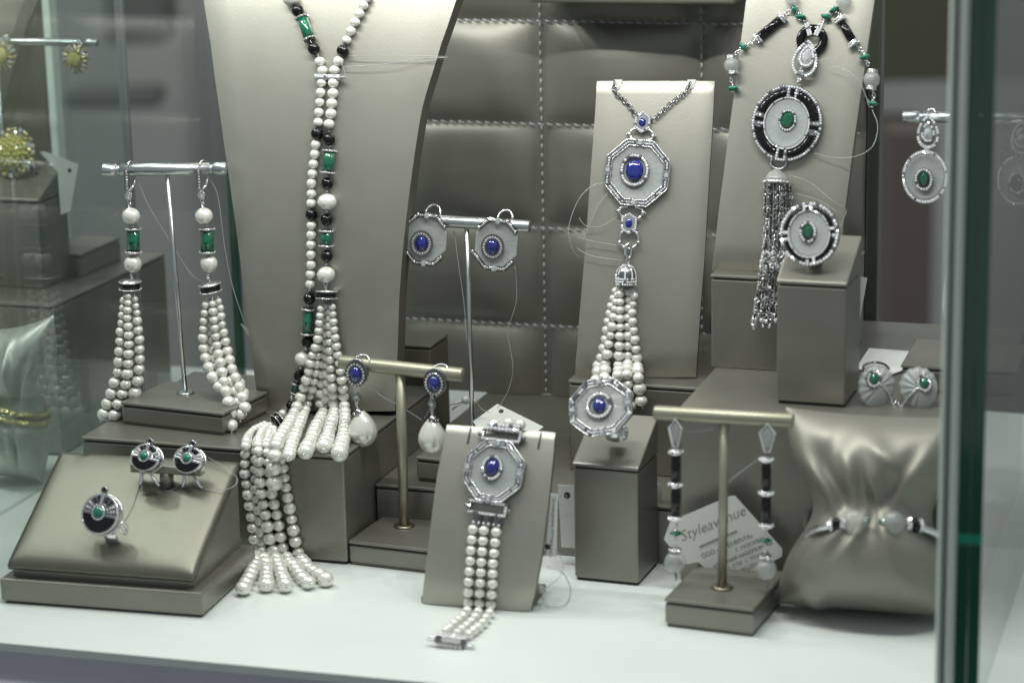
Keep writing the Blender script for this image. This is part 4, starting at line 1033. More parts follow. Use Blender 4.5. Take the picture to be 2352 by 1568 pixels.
# ------------------------------------------------------------------ pearl bracelet on its easel
def bracelet():
    t = thing('pearl_bracelet', 'three row pearl bracelet with octagonal blue stone centre on the curved easel', 'bracelet', G(1100, 1402)); pe = Pearls(t)
    s0 = S(brac.hit(1136, 1082))
    def buckle(M, w_, h_, wd):
        def fn(b):
            for y in (-h_, h_): b.rbox((-w_, y - wd / 2, -3), (w_, y + wd / 2, 6), 'silver_dark', 1.2)
            for x in (-w_, w_): b.rbox((x - wd / 2, -h_, -3), (x + wd / 2, h_, 6), 'silver_dark', 1.2)
            pave(b, [(-w_, -h_), (w_, -h_), (w_, h_), (-w_, h_)], 6.5, 6.6, 3.2, 'diamond')
            for x in (-w_ - 8, w_ + 8): b.sphere((x, 0, 1), 6, 'silver_dark', 10, 8)
        part(M, fn, 'buckle', t)
    buckle(brac.frame(1153, 1001, .002, R(-3)), 44, 12, 8); buckle(brac.frame(1121, 1167, .0025, R(-4)), 43, 13, 8)
    part(brac.frame(1156, 985, .003, R(-3)), lambda b: [b.gem((x, y, 6), 4.5) for x in range(-36, 40, 9) for y in (-2, 7)] + [b.rbox((-40, -6, -4), (40, 11, 4), 'silver_dark', 2)], 'pave_end', t)
    for x, y in ((1136, 974), (1168, 972), (1195, 975)): pe.put(brac.hit(x, y, 2 * s0), 13 * s0, t, .95)
    octpiece(brac.frame(1136, 1082, .0018, R(-4)), t, 69, 71, 14, 15, 19.5, 21.5, 26, -4, 6)
    def links(b):
        for k in (-1, 0, 1):
            for q in (-6, 6): b.torus((k * 24 + q * .8, 0, 0), 4, 12, 2.3, 'silver_dark', Matrix.Rotation(.8 if q > 0 else -.8, 4, 'Y')); b.gem((k * 24 + q, -6, 4), 3.2)
    part(brac.frame(1118, 1196, .003, R(-4)), links, 'link', t)
    X = lambda L: [(937.2 + .375 * x, 918.8 + .375 * y) for x, y in L]
    cols = [[(398, 790), (392, 853), (386, 918), (383, 983), (377, 1047), (372, 1110), (370, 1175), (370, 1238)], [(465, 797), (460, 860), (455, 925), (450, 990), (447, 1053), (443, 1117), (440, 1180), (437, 1243)], [(540, 807), (533, 870), (527, 935), (520, 998), (518, 1060), (517, 1123), (512, 1188), (507, 1250)]]
    flo = [[(362, 1290), (338, 1322), (310, 1345), (282, 1368), (256, 1392), (232, 1410)], [(430, 1296), (412, 1328), (388, 1355), (360, 1380), (332, 1403), (303, 1424)], [(500, 1302), (480, 1334), (458, 1362), (430, 1388), (402, 1410), (372, 1432)]]
    for c, f in zip(cols, flo):
        pts = []; r = 12.4 * s0
        for x, y in X(c):
            P = brac.hit(x, y, r); pg = G(x, y, r); P = P if P.z > r else pg; pts.append((P, r, .93))
        for x, y in X(f): pts.append((G(x, y, r * .98), r * .94, .95))
        b = MB(); b.tube([p[0] for p in pts], .0004, 'pearl', 5); st = b.build('pearl_row', t)
        for P, r_, q in pts: pe.put(P, r_, st, q)
    pe.done()
    P = G(1036, 1472, .003); M = frame(P, R(-12), R(-35), R(-5))
    def cl(b):
        b.rbox((-38, -10, -6), (36, 12, 6), 'silver_dark', 3)
        for k in range(8): b.gem((-34 + k * 9.5, 14, 4), 4.6)
        for k in range(6): b.gem((-26 + k * 10, -12, 5), 4.2, 'gem_grey')
        for x in (-46, 46): b.torus((x, 0, 0), 8, 5, 2.5, 'silver'); b.sphere((x * 1.15, -4, 0), 5, 'silver', 10, 8)
        b.rbox((-22, -6, 5), (24, 7, 8), 'gem_grey', 1.5)
    part(M, cl, 'clasp', t)
bracelet()

# ------------------------------------------------------------------ emerald and onyx necklace on the tall board
def fancy_ball(M, t, r, name='frosted_bead'):
    b = MB(M); n = 32; vs = []; fs = []; k = 16
    for i in range(k + 1):
        a = math.pi * i / k
        for j in range(n):
            q = 2 * math.pi * j / n; rr = r * (1 - .045 * (.5 + .5 * math.cos(8 * q)) * math.sin(a))
            vs.append((rr * math.sin(a) * math.cos(q), r * math.cos(a), rr * math.sin(a) * math.sin(q)))
    for i in range(k):
        for j in range(n): fs.append((i * n + j, i * n + (j + 1) % n, (i + 1) * n + (j + 1) % n, (i + 1) * n + j))
    b.add(vs, fs, 'frost_ball', True); return b.build(name, t)
def emerald_necklace():
    t = thing('emerald_necklace', 'onyx and green bead necklace with round pendant and silver chain tassel on the tall board', 'necklace', tall.hit(1808, 282))
    s0 = S(tall.hit(1808, 200)); at = lambda x, y, l=8: tall.hit(x, y, l * s0)
    X = lambda x, y: (1598.7 + .2462 * x, .2462 * y)
    for cx_, cy_, r in ((1819, -2, 17), (1937, 0, 18)): fancy_ball(tall.frame(cx_, cy_, r * s0, .8), t, r)
    for x, y, roll in ((1824, 21, -.9), (1839, 39, -.05), (1897, 39, -.35), (1916, 23, .5), (1707, 107.6, -.95), (1986.5, 131.7, .25), (1683.6, 203, 0.), (2003.7, 238, -.1)):
        part(tall.frame(x, y, 10 * s0, roll), lambda b: b.lathe([(0, -6.2), (5, -6), (11, -3.2), (14, 0), (11, 3.2), (5, 6), (0, 6.2)], 'green_agate', (0, 0, 0), (0, 1, 0), 9, None, True), 'green_bead', t)
        part(tall.frame(x, y, 10 * s0, roll), lambda b: [b.sphere((0, k * 7.5, 0), (4, 3, 4), 'silver', 10, 8) for k in (-1, 1)], 'bead_cap', t)
    for a, c in (((1793, 44), (1744, 85)), ((1932, 49), (1959, 96))):
        A, C = at(*a, 11), at(*c, 11); ax = (C - A).normalized(); L = (C - A).length
        b = MB(); b.lathe([(0, 0), (10 * s0, 0), (10 * s0, L), (0, L)], 'onyx', A, ax, 24); b.build('black_tube', t)
        pavecyl(A - ax * 5 * s0, ax, 12.5 * s0, 12 * s0, t, 'pave_collar', 2); pavecyl(C + ax * 5 * s0, ax, 12.5 * s0, 12 * s0, t, 'pave_collar', 2)
    n = tall.n
    for pts in ([(1801, 36), (1810, 27), (1818, 25)], [(1736, 90), (1728, 96), (1716, 102)], [(1700, 113), (1694, 119), (1690, 125)], [(1677, 172), (1679, 184), (1683, 196)], [(1845, 46), (1851, 54), (1855, 60)],
                [(1925, 30), (1928, 38)], [(1893, 46), (1888, 54), (1882, 62)], [(1966, 104), (1974, 112), (1983, 123)], [(1990, 140), (1994, 150)], [(2004, 208), (2008, 220), (2006, 230)], [(1829, 30), (1833, 33)], [(1905, 34), (1909, 30)]):
        b = MB(); chain(b, [at(*p, 8) for p in pts], n, 3.6 * s0, 1.2 * s0, 'silver', 7.5 * s0); b.build('link', t)
    for x, y, r, roll in ((1680.7, 150, 18, .12), (2002.5, 183.4, 19.5, -.1)):
        fancy_ball(tall.frame(x, y, r * s0 * .8, roll), t, r)
        for k in (-1, 1):
            part(tall.frame(x + k * r * .95 * math.sin(-roll) * 1, y - k * r * .98, r * s0 * .8, roll), lambda b: (b.lathe([(4, -5), (11, -4), (12, 4), (5, 6)], 'silver_dark', (0, 0, 0), (0, k, 0), 18), [b.torus((0, q, 0), 11.5, 11.5, 1.5, 'silver', Matrix.Rotation(math.pi / 2, 4, 'X'), 6, 20) for q in (-3, 0, 3)]), 'bead_cap', t)
    # black tube running on behind the board edge
    A, C = tall.hit(1994, 225, -10 * s0), tall.hit(2006, 250, -6 * s0); b = MB(); b.tube([A, C], 9 * s0, 'onyx', 16); b.build('black_tube', t)
    part(tall.frame(1865, 92, 10 * s0), lambda b: b.torus((0, 0, 0), 27, 27, 9.6, 'onyx', None, 14, 40), 'black_ring', t)
    for (x, y, roll) in ((1857, 69, .35), (1880, 70, -.42)):
        part(tall.frame(x, y, 19 * s0, roll), lambda b: (b.rbox((-6, -15, -3), (6, 15, 4), 'silver', 2.5), [b.gem((q, p, 4.5), 2.7) for p in range(-12, 14, 5) for q in (-3, 3)]), 'pave_bail', t)
    # pear shaped bail
    def pear(rx, ry, n=60): return [(rx * math.sin(a) * (1 - .28 * math.cos(a)) if True else 0, ry * math.cos(a) + (0)) for a in [2 * math.pi * k / n for k in range(n)]]
    def pearshape(rx, ry, n=60):
        out = []
        for k in range(n):
            a = 2 * math.pi * k / n; c = math.cos(a); out.append((rx * math.sin(a) * (math.sin(a / 2) ** .55 if a > 0 else 0) * 1.0, ry * c))
        return out
    M = tall.frame(1850, 136, 20 * s0, R(-8)); po = pearshape(31, 40); pi_ = pearshape(19, 25)
    part(M, lambda b: (b.ringstrip(pearshape(34, 43), pearshape(26, 33), -4, 4, 'silver'), pave(b, po, 5, 6.2, 3.1)), 'pear_frame', t)
    Mi = tall.frame(1854, 129, 22 * s0, R(-8))
    part(Mi, lambda b: (b.ringstrip(pearshape(22, 27), pearshape(13, 17), -3, 4, 'silver'), pave(b, pearshape(18, 23), 5, 5.6, 2.9)), 'pear_halo', t)
    b = MB(Mi); o = pearshape(14, 18, 18); i = [(p[0] * .5, p[1] * .5 - 1) for p in o]; vs = [(*p, 3) for p in o] + [(*p, 10) for p in i]
    b.add(vs, [tuple(18 + k for k in range(18))[::-1]] + [(k, 18 + k, 18 + (k + 1) % 18, (k + 1) % 18) for k in range(18)], 'clear_gem', False); b.build('clear_gemstone', t)
    part(tall.frame(1838.7, 176, 14 * s0, R(-10)), lambda b: (b.rbox((-5, -16, -4), (5, 22, 4), 'silver', 2.5), [b.gem((q, p, 5), 2.7) for p in range(-13, 22, 6) for q in (-2.6, 2.6)]), 'pave_bail', t)
    ovalpiece(tall.frame(1808, 284, .0025, R(-8)), t, 80, 86, 50, 57, 14.5, 19, 1, 7, 6.2, 2.9)
    part(tall.frame(1788, 374, 6 * s0), lambda b: (b.tube([(18 * math.cos(a), 14 * math.sin(a), 0) for a in [2 * math.pi * k / 26 for k in range(26)]], 3, 'silver', 8, True), [b.torus((18 * math.cos(a), 14 * math.sin(a), 0), 3.2, 3.2, .9, 'silver_dark', Matrix.Rotation(a, 4, 'Z') @ Matrix.Rotation(1.2, 4, 'X'), 5, 10) for a in [R(170) + R(200) * k / 12 for k in range(13)]]), 'twisted_ring', t)
    part(tall.frame(1783, 412, 24 * s0), lambda b: b.lathe([(0, 24), (8, 22), (18, 15), (25, 5), (27, -4), (0, -4)], 'frost_ball', (0, 0, 0), (0, 1, 0), 28), 'frosted_dome', t)
    P = tall.hit(1783, 418, 24 * s0); pavecyl(P, tall.ey, 29 * s0, 7 * s0, t, 'pave_collar', 1)
    # the chain tassel: thin chains of small silver links
    rnd = random.Random(5)
    for k in range(15):
        f = k / 14; x0 = 1757 + 55 * f; x1 = 1731 + 52 * f + rnd.uniform(-3, 3); yb = 742 + rnd.uniform(-26, 8); l0 = 24 + 20 * math.sin(math.pi * (k * .381 % 1))
        pts = [hang(tall, x0 + (x1 - x0) * (q ** 1.5) + 5 * math.sin(q * 3 + k), 420 + (yb - 420) * q, (l0 + 6 * math.sin(k * 2.1)) * s0, Z5, wof(P5)) for q in [i / 8 for i in range(9)]]
        sp = spline(pts, 5); b = MB(); b.tube(resample(sp, 30), 1.8 * s0, 'chain_dark', 5); L = sum((p - q).length for p, q in zip(sp, sp[1:])); m = int(L / (7.6 * s0))
        for i, p in enumerate(resample(sp, m)):
            rr = (2.9 + 2.0 * i / m) * s0 * rnd.uniform(.75, 1.25); p = p + Vector((rnd.uniform(-1.6, 1.6), rnd.uniform(-1.5, 1.5), rnd.uniform(-3, 3))) * s0; d = Vector((rnd.uniform(-.8, .8), 1, rnd.uniform(-.5, .5)))
            T = Vector((0, 0, 1)).rotation_difference(d).to_matrix().to_4x4()
            b.torus(p, rr, rr, rr * .36, 'silver' if rnd.random() < .62 else 'silver_dark', T, 5, 9)
        b.sphere(sp[-1] - UP * 3 * s0, 5.4 * s0, 'silver', 10, 8); b.gem(sp[-1] - UP * 3 * s0 + n * 3.5 * s0, 3.4 * s0, 'clear_gem')
        b.build('tassel_chain', t)
emerald_necklace()

# ------------------------------------------------------------------ halo drop earrings on the far right stand
def halo_earring(label, px, py, dx, dy, pr, rx, ry, sx, sy):
    pl = RT[2]; s0 = S(pl.hit(px, py)); t = thing('halo_earring', label, 'earring', pl.hit(px, py - 40), 'halo drop earrings on the right stand')
    def pear(rx_, ry_, n=44): return [(rx_ * math.sin(a) * math.sin(a / 2) ** .55, ry_ * math.cos(a)) for a in [2 * math.pi * (k + .001) / n for k in range(n)]]
    M = pl.frame(px, py, 16 * s0)
    part(M, lambda b: (b.ringstrip(pear(pr + 3, 40), pear(pr - 5, 31), -3, 3, 'silver'), pave(b, pear(pr, 36), 4, 6.4, 3)), 'pear_frame', t)
    part(M, lambda b: (b.prism(pear(17, 22), -3, 3, 'silver', 2), pave(b, pear(16, 21), 4, 6, 3), b.sphere((0, -3, 4), (10, 13, 7), 'clear_gem', 8, 5, False)), 'clear_gemstone', t)
    part(pl.frame((px + dx) / 2, py + 43, 14 * s0), lambda b: (b.rbox((-6, -9, -3), (6, 9, 4), 'silver', 2), [b.gem((q, p, 5), 2.6) for p in (-6, 0, 6) for q in (-3, 3)]), 'link', t)
    M = pl.frame(dx, dy, 14 * s0)
    part(M, lambda b: (b.ringstrip(oval(48, rx + 2, ry + 2), oval(48, rx - 7, ry - 7), -4, 4, 'silver'), pave(b, oval(80, rx - 2, ry - 2), 5, 6.2, 3)), 'diamond_rim', t)
    frostdisc(M, oval(48, rx - 7, ry - 7), -3, 5, t, 20); halo(M, -2, -5, sx + 6, sy + 6, 10, 3.4, 6.2, t); cabochon(M, -2, -5, sx, sy, 8, 7, 'emerald_stone', t, flat=True)
    part(pl.frame(px + 8, py - 46, 0), lambda b: b.tube([(9 * math.cos(a), 7 * math.sin(a), 10 - 8 * math.sin(a)) for a in [math.pi * k / 12 for k in range(13)]], 2, 'silver', 8), 'ear_clip', t)
halo_earring('halo drop earring with frosted disc on the far right bar, left of the glass edge', 2132, 303, 2125, 406, 27, 51, 60, 12, 17)
halo_earring('halo drop earring with frosted disc seen beyond the dark green glass edge', 2347, 316, 2340, 414, 26, 48, 57, 12, 17)

# ------------------------------------------------------------------ shell shaped earrings lying on the right shelf
def shell(label, x, y, yaw, roll, ex, ey):
    P0 = G(x, y + 46, Z4); P = D(x, y, P0.y + .004); s0 = S(P); M = frame(P, yaw, R(-18), roll)
    t = thing('shell_earring', label, 'earring', P0, 'frosted shell earrings')
    b = MB(M); n = 60; vs = []; fs = []; K = [0, .2, .45, .7, .9, 1]
    for k in K:
        for i in range(n):
            a = 2 * math.pi * i / n; sc_ = 1 + (.035 * math.cos(14 * a) * k if .2 < a < 4.4 else 0); rib = 1.6 * math.cos(14 * a) * k * (1 - k) * 4 if .2 < a < 4.4 else 0
            vs.append((43 * k * sc_ * math.cos(a) * (1 + .08 * math.sin(a)), 50 * k * sc_ * math.sin(a), 14 * (1 - k ** 2) + rib))
    m = len(K)
    for q in range(m - 1):
        for i in range(n): j = (i + 1) % n; fs.append((q * n + i, q * n + j, (q + 1) * n + j, (q + 1) * n + i))
    o = len(vs); vs += [(v[0] * .97, v[1] * .97, v[2] - 7) for v in vs]
    fs += [tuple(o + i for i in reversed(f)) for f in fs[:]]; e = (m - 1) * n
    fs += [(e + i, e + (i + 1) % n, o + e + (i + 1) % n, o + e + i) for i in range(n)]
    b.add(vs, fs, 'frost', True); b.build('shell', t)
    halo(M, ex, ey, 14, 17, 16, 4, 7, t); cabochon(M, ex, ey, 10.5, 14, 13, 10, 'emerald', t)
    d = 1 if x < 2060 else -1
    part(M, lambda b: (b.tube(spline([(ex + 12 * d, ey - 6, 15), (ex + 34 * d, ey - 14, 13), (d * 46, -26, 4)]), 2.6, 'silver', 8), [b.gem((ex + d * (14 + 6 * k), ey - 6 - 3 * k, 16 - k * .9), 2.8) for k in range(5)]), 'pave_stem', t)
    part(M, lambda b: (b.tube(spline([(d * 40, -20, -6), (d * 52, -34, -4), (d * 66, -50, -2)]), 3.4, 'silver', 8), b.tube(spline([(d * 30, -40, -8), (d * 44, -40, -6), (d * 56, -18, -6)]), 2.2, 'silver', 8)), 'ear_clip', t)
shell('frosted shell earring with green stone lying against the tall ring block', 2013, 888, R(10), R(-18), -14, 14)
shell('frosted shell earring with green stone lying in front of the low box by the glass', 2111, 892, R(-8), R(16), 14, 8)

# ------------------------------------------------------------------ long black earrings in the right foreground
def tube_earring(label, x, ky, kh, kw, r1, tb1, r2, tb2, r3, gy, by, br, dxs):
    pl = FT[2]; s0 = S(pl.hit(x, ky)); t = thing('black_tube_earring', label, 'earring', pl.hit(x, ky - kh), 'long black tube earrings'); l = 12 * s0
    M = pl.frame(x + dxs[0], ky, l); k_ = [(0, kh * .48), (kw, kh * .14), (kw * .35, -kh * .5), (-kw * .35, -kh * .5), (-kw, kh * .14)]
    part(M, lambda b: (b.prism(k_, -3, 3, 'silver', 1.5), b.tube([(*p, 3) for p in k_], 2.6, 'diamond', 5, True, None, False), b.prism([(p[0] * .66, p[1] * .66) for p in k_], 3, 5, 'gem_grey', 1.5)), 'kite_top', t)
    at = lambda px_, py_: pl.hit(px_, py_, l)
    for y, rr in ((r1, 14), (r2, 14.5), (r3, 14)): pavecyl(at(x, y), UP, rr * s0, 11 * s0, t, 'pave_collar', 1)
    for (a, c) in ((r1 + 7, r2 - 7), (r2 + 7, r3 - 7)):
        A, C = at(x, a), at(x, c); b = MB(); L = (A - C).length; b.lathe([(0, 0), (11 * s0, 0), (11 * s0, L), (0, L)], 'onyx', C, A - C, 24); b.build('black_tube', t)
    part(pl.frame(x + dxs[1], gy, l), lambda b: b.lathe([(0, -5), (8, -4.6), (15, 0), (8, 4.6), (0, 5)], 'green_agate', (0, 0, 0), (0, 1, 0), 20), 'green_bead', t)
    def lk(b):
        for q in (r3 + 12, r3 + 20, gy + 12, gy + 20): P = at(x + dxs[1], q); b.torus(P, 5 * s0, 6 * s0, 1.6 * s0, 'silver', Matrix.Rotation(1.57, 4, 'X') @ Matrix.Rotation(q, 4, 'Y'), 6, 14)
        b.sphere(at(x + dxs[1], gy - 6), 5 * s0, 'silver', 10, 8)
    b = MB(); lk(b); b.build('link', t)
    pavecyl(at(x + dxs[2], by - br - 3), UP, 13 * s0, 8 * s0, t, 'pave_collar', 1)
    fancy_ball(pl.frame(x + dxs[2], by, l), t, br)
    part(pl.frame(x + dxs[2], by + br + 5, l), lambda b: b.tube([(0, 8, 0), (2, -10, 0)], 3, 'silver_dark', 8), 'pin', t)
tube_earring('long black tube earring with frosted ball, left of the foreground stand pole', 1552, 992, 70, 15, 1037, 0, 1112, 0, 1189, 1224, 1290, 26, (0, 1, -1))
tube_earring('long black tube earring with frosted ball, beside the satin cushion', 1760, 1003, 70, 18, 1054, 0, 1131, 0, 1206, 1240, 1307, 25, (3, -2, 0))

# ------------------------------------------------------------------ cuff bracelet round the cushion
def cuff():
    P0 = (PWM @ Vector((wP * .47, -.022, hP * .52))); Y = P0.y
    t = thing('cuff_bracelet', 'open silver cuff with frosted balls and black rings round the satin cushion', 'bracelet', P0)
    s0 = S(P0); d3 = lambda x, y, dy=0: D(x, y, Y + dy)
    L = [d3(1856, 1232, .012), d3(1862, 1224, .006), d3(1880, 1214, -.001), d3(1908, 1206, -.006)]
    Rr = [d3(2112, 1210, -.007), d3(2140, 1220, -.004), d3(2168, 1236, .003), d3(2195, 1244, .015)]
    b = MB(); b.tube(spline(L[::-1] + [L[0] + Vector((.004, .03, .002)), L[0].lerp(Rr[-1], .3) + Vector((0, .052, 0)), L[0].lerp(Rr[-1], .7) + Vector((0, .052, 0)), Rr[-1] + Vector((-.002, .028, 0))] + Rr[::-1]), 9.5 * s0, 'silver', 12); b.build('band', t)
    for (x, y, gx, bx, gd, r, sg) in ((1922, 1204, 1938, 1963, 1988, 29, 1), (2101, 1206, 2086, 2051, 2028, 28, -1)):
        ax = (d3(bx, y - 4, -.008) - d3(x, y, -.006)).normalized()
        b = MB(); b.lathe([(0, -7 * s0), (14 * s0, -7 * s0), (18 * s0, 0), (14 * s0, 7 * s0), (0, 7 * s0)], 'onyx', d3(x, y, -.006), ax, 24); b.build('black_ring', t)
        pavecyl(d3(x - 13 * sg, y + 1, -.006), ax, 14 * s0, 9 * s0, t, 'pave_collar', 1); pavecyl(d3(gx, y - 2, -.007), ax, 14 * s0, 12 * s0, t, 'pave_collar', 2)
        M = frame(d3(bx, y - 6, -.009), 0, 0, R(90) + (.05 * sg)); fancy_ball(M, t, r)
        b = MB(); b.sphere(d3(gd, y - 10, -.011), 6 * s0, 'silver', 12, 8); b.sphere(d3(gd + 3 * sg, y - 9, -.010), 7.5 * s0, 'green_agate', 12, 8); b.build('end_bead', t)
cuff()

# ------------------------------------------------------------------ black and green earrings and ring on the slanted display
def fanpiece(M, t, rx, ry, gr, spike):
    part(M, lambda b: (b.prism(oval(44, rx, ry), -17, 2, 'silver', 1.5), b.torus((0, 0, -14), rx - 1, ry - 1, 3, 'silver', None, 8, 44), b.torus((0, 0, 2), rx - 2, ry - 2, 3.4, 'silver', None, 8, 44), pave(b, oval(70, rx - 1, ry - 1), 4.5, 6, 2.2, 'gem_grey')), 'silver_rim', t)
    half = [(rx * .88 * math.cos(a), ry * .86 * math.sin(a) - 3) for a in [math.pi + math.pi * k / 24 for k in range(25)]]
    part(M, lambda b: b.prism(half, 1, 7, 'onyx', 2), 'black_half', t)
    def fan(b):
        b.prism([(rx * .9 * math.cos(a), ry * .88 * math.sin(a) + 1) for a in [math.pi * k / 24 for k in range(25)]], 0, 3.5, 'silver_dark', 1)
        for k in range(9):
            a = R(14) + R(152) * k / 8
            for q in (.45, .62, .78): b.gem((rx * q * math.cos(a), ry * q * math.sin(a) + 2, 4.5), 3.2 if q > .5 else 2.4, 'onyx' if (abs(k - 4) in (1, 2) and q > .5) else 'diamond')
        b.rbox((-rx * .95, -4, 1), (rx * .95, 2, 7), 'silver', 1.5); b.rbox((-rx * .92, -2, 7), (rx * .92, .5, 8), 'silver_dark', .4)
    part(M, fan, 'silver_fan', t)
    def sp(b):
        b.rbox((-4, ry * .35, 3), (5, ry * 1.05, 10), 'silver', 2); b.torus((0, ry * 1.18, 6), 7, 6, 3, 'silver_dark'); b.gem((0, ry * 1.18, 8), 5, 'onyx')
    part(M, sp, 'spike', t)
    part(M, lambda b: b.torus((-2, 2, 7), gr + 2, gr + 1, 3, 'silver'), 'bezel', t); cabochon(M, -2, 2, gr, gr * .96, 7, 8, 'green_agate', t)
def display_items():
    # small T clip
    foot = SDP.hit(383, 1118); P = D(383, 1082, foot.y); s0 = S(P)
    t = thing('earring_clip', 'small silver taupe T clip standing on the slanted display', 'earring clip', foot)
    M = frame(P, yS)
    b = MB(); b.tube([foot, foot.lerp(P, .98)], 16 * s0, 'leather', 14); b.build('stem', t)
    part(M, lambda b: (b.rbox((-84, -3, -12), (90, 3, 14), 'taupe_metal', 2), b.rbox((-84, -3, 10), (90, 16, 14), 'taupe_metal', 1.5)), 'plate', t)
    for (lab, x, y) in (('black and green fan earring at the left end of the small clip', 335, 1051), ('black and green fan earring at the right end of the small clip', 433, 1056)):
        t = thing('fan_earring', lab, 'earring', D(x, y, foot.y - .004), 'black and green fan earrings')
        M = frame(D(x, y, foot.y - .004), yS + R(-12), R(-32), R(-5)); fanpiece(M, t, 39, 32, 11, 1)
        part(frame(D(x, y + 48, foot.y - .002), yS), lambda b: (b.tube(spline([(-14, 22, -6), (-10, 2, 0), (-14, -14, 4)]), 4.5, 'silver', 8), b.tube(spline([(8, 20, -4), (20, 4, 4), (32, -12, 6)]), 3.6, 'silver', 8), b.sphere((33, -13, 6), 5, 'silver_dark', 10, 8)), 'ear_clip', t)
    foot = SDP.hit(262, 1240); P = D(231, 1180, foot.y - .004); t = thing('fan_ring', 'black and green round ring standing on the lower part of the slanted display', 'ring', foot)
    M = frame(P, yS + R(-13), R(-24), R(-3)); fanpiece(M, t, 51, 47, 14, 1)
    def band(b):
        b.strap(22, -42, -32, 34, R(70), R(-110), 11, 19, 5, 'silver')
    part(frame(P, yS), band, 'band', t)
    part(frame(P, yS), lambda b: b.torus((50, -34, -10), 7, 14, 3.4, 'silver', Matrix.Rotation(.8, 4, 'Y') @ Matrix.Rotation(.3, 4, 'Z')), 'band_scroll', t)
display_items()
# ================================================================== the neighbouring showcase seen through the left pane
P = G(146, 1048); hW = zat(700, P); u1, w1 = uof(P), wof(P)
riser('display_riser', 'wide taupe riser in the neighbouring case behind the left glass pane', 'riser', uw(u1 - .22, w1, 0), -TH, .22, .15, hW, foot=True)
P = G(101, 664, hW); hk = zat(459, P) - hW; sk = zat(371, P + WN * .036) - hW - hk
t_, _m = riser('ring_block', 'taupe ring block behind the left glass carrying the yellow ring', 'ring block', uw(uof(P) - .036, wof(P), hW), -TH, .036, .036, hk, group='ring blocks', slope=sk)
KB = P; KH = hW + hk
P = G(186, 637, hW); riser('display_box', 'small low taupe box behind the left glass, right of the ring block', 'box', uw(uof(P) - .03, wof(P), hW), -TH, .03, .055, zat(584, P) - hW)
p = W(133, 300, 1.365); NB = thing('neighbouring_case', 'back of the next showcase with a dark olive panel and a pale upright edge', 'display case', uw(uof(p), 1.36, 0))
cpart('back_panel', lambda b: b.rbox((uof(p) - .35, 1.355, 0), (uof(p), 1.365, .45), 'leather_dark', .002), NB)
cpart('glass_edge', lambda b: b.rbox((uof(p) + .001, 1.353, 0), (uof(p) + .006, 1.363, .45), 'strip_grey', .0006), NB)
o = cpart('glass_pane', lambda b: b.rbox((-.6605, .97, .0005), (-.6565, 1.288, .45), 'glass', 0), NB)
cpart('glass_edge', lambda b: b.rbox((-.661, 1.2885, .0005), (-.656, 1.292, .45), 'strip_dark', .0003), o)
def yflower(M, t, r, rs, n, under='gold'):
    part(M, lambda b: (b.prism(oval(28, r * .8, r * .8), -8, 0, 'silver_dark', 2), [b.gem((r * q * math.cos(a), r * q * math.sin(a), 3 - 5 * q), r * .11, 'gold' if (k + int(q * 10)) % 3 else 'gem_grey') for q in (.62, .78, .94) for k, a in enumerate([2 * math.pi * i / n + q * 3 for i in range(n)])],
                       [b.sphere((r * .9 * math.cos(a), r * .9 * math.sin(a), -5), (r * .17, r * .17, r * .1), 'silver_dark', 8, 6) for a in [2 * math.pi * i / 11 for i in range(11)]]), 'setting', t)
    def dome(b):
        b.sphere((0, 0, -2), (r * rs * .95, r * rs * .95, r * .42), 'yellow_stone', 18, 10, False)
        for q, n_ in ((.25, 5), (.5, 10), (.75, 15), (.95, 19)):
            for k in range(n_): a = 2 * math.pi * (k + q) / n_; b.gem((r * rs * q * math.cos(a), r * rs * q * math.sin(a), r * .44 * math.sqrt(max(.05, 1 - q * q))), r * rs * .13, 'yellow_stone')
    part(M, dome, 'gemstone', t)
yR = wof(KB) + .02
P = W(28, 350, yR); t = thing('flower_ring', 'yellow flower ring with large pale stone behind the left glass', 'ring', P)
yflower(frame(P, R(-20), R(-15)), t, 56, .68, 20)
part(frame(P, R(-20)), lambda b: b.tube([(22 + 26 * math.cos(q), -46 + 26 * math.sin(q), -14) for q in [R(70) - R(250) * k / 16 for k in range(17)]], 7, 'silver_dark', 10), 'band', t)
wT = 1.29
A_, B_ = W(-110, 96, wT), W(223, 98, wT); P0 = W(-60, 690, wT); P0.z = hW; s0 = S(B_)
t = thing('earring_stand', 'silver bar stand behind the left glass holding yellow flower earrings', 'earring stand', P0, 'T shaped earring stands')
b = MB(); ax = (B_ - A_).normalized(); Lb = (B_ - A_).length; r = 9 * s0
b.lathe([(0, 0), (r, 0), (r, Lb * .885), (r * .7, Lb * .886), (r * .7, Lb * .896), (r, Lb * .897), (r, Lb), (0, Lb)], 'steel', A_, ax, 20); b.build('bar', t)
b = MB(); m_ = A_.lerp(B_, .3); b.tube([Vector((m_.x, m_.y, hW)), m_], 5 * s0, 'steel', 12); b.build('pole', t)
for lab, x, y, r in (('yellow flower earring behind the left glass, near the end of the silver bar', 172, 136, 33), ('yellow flower earring cut by the left border of the picture', 3, 126, 36)):
    P = W(x, y, wT - .006); t = thing('flower_earring', lab, 'earring', P, 'yellow flower earrings'); yflower(frame(P, R(-20)), t, r, .5, 15)
    part(frame(P, R(-20)), lambda b: b.torus((6, r * .9, -12), 9, 9, 2, 'silver'), 'ear_clip', t)
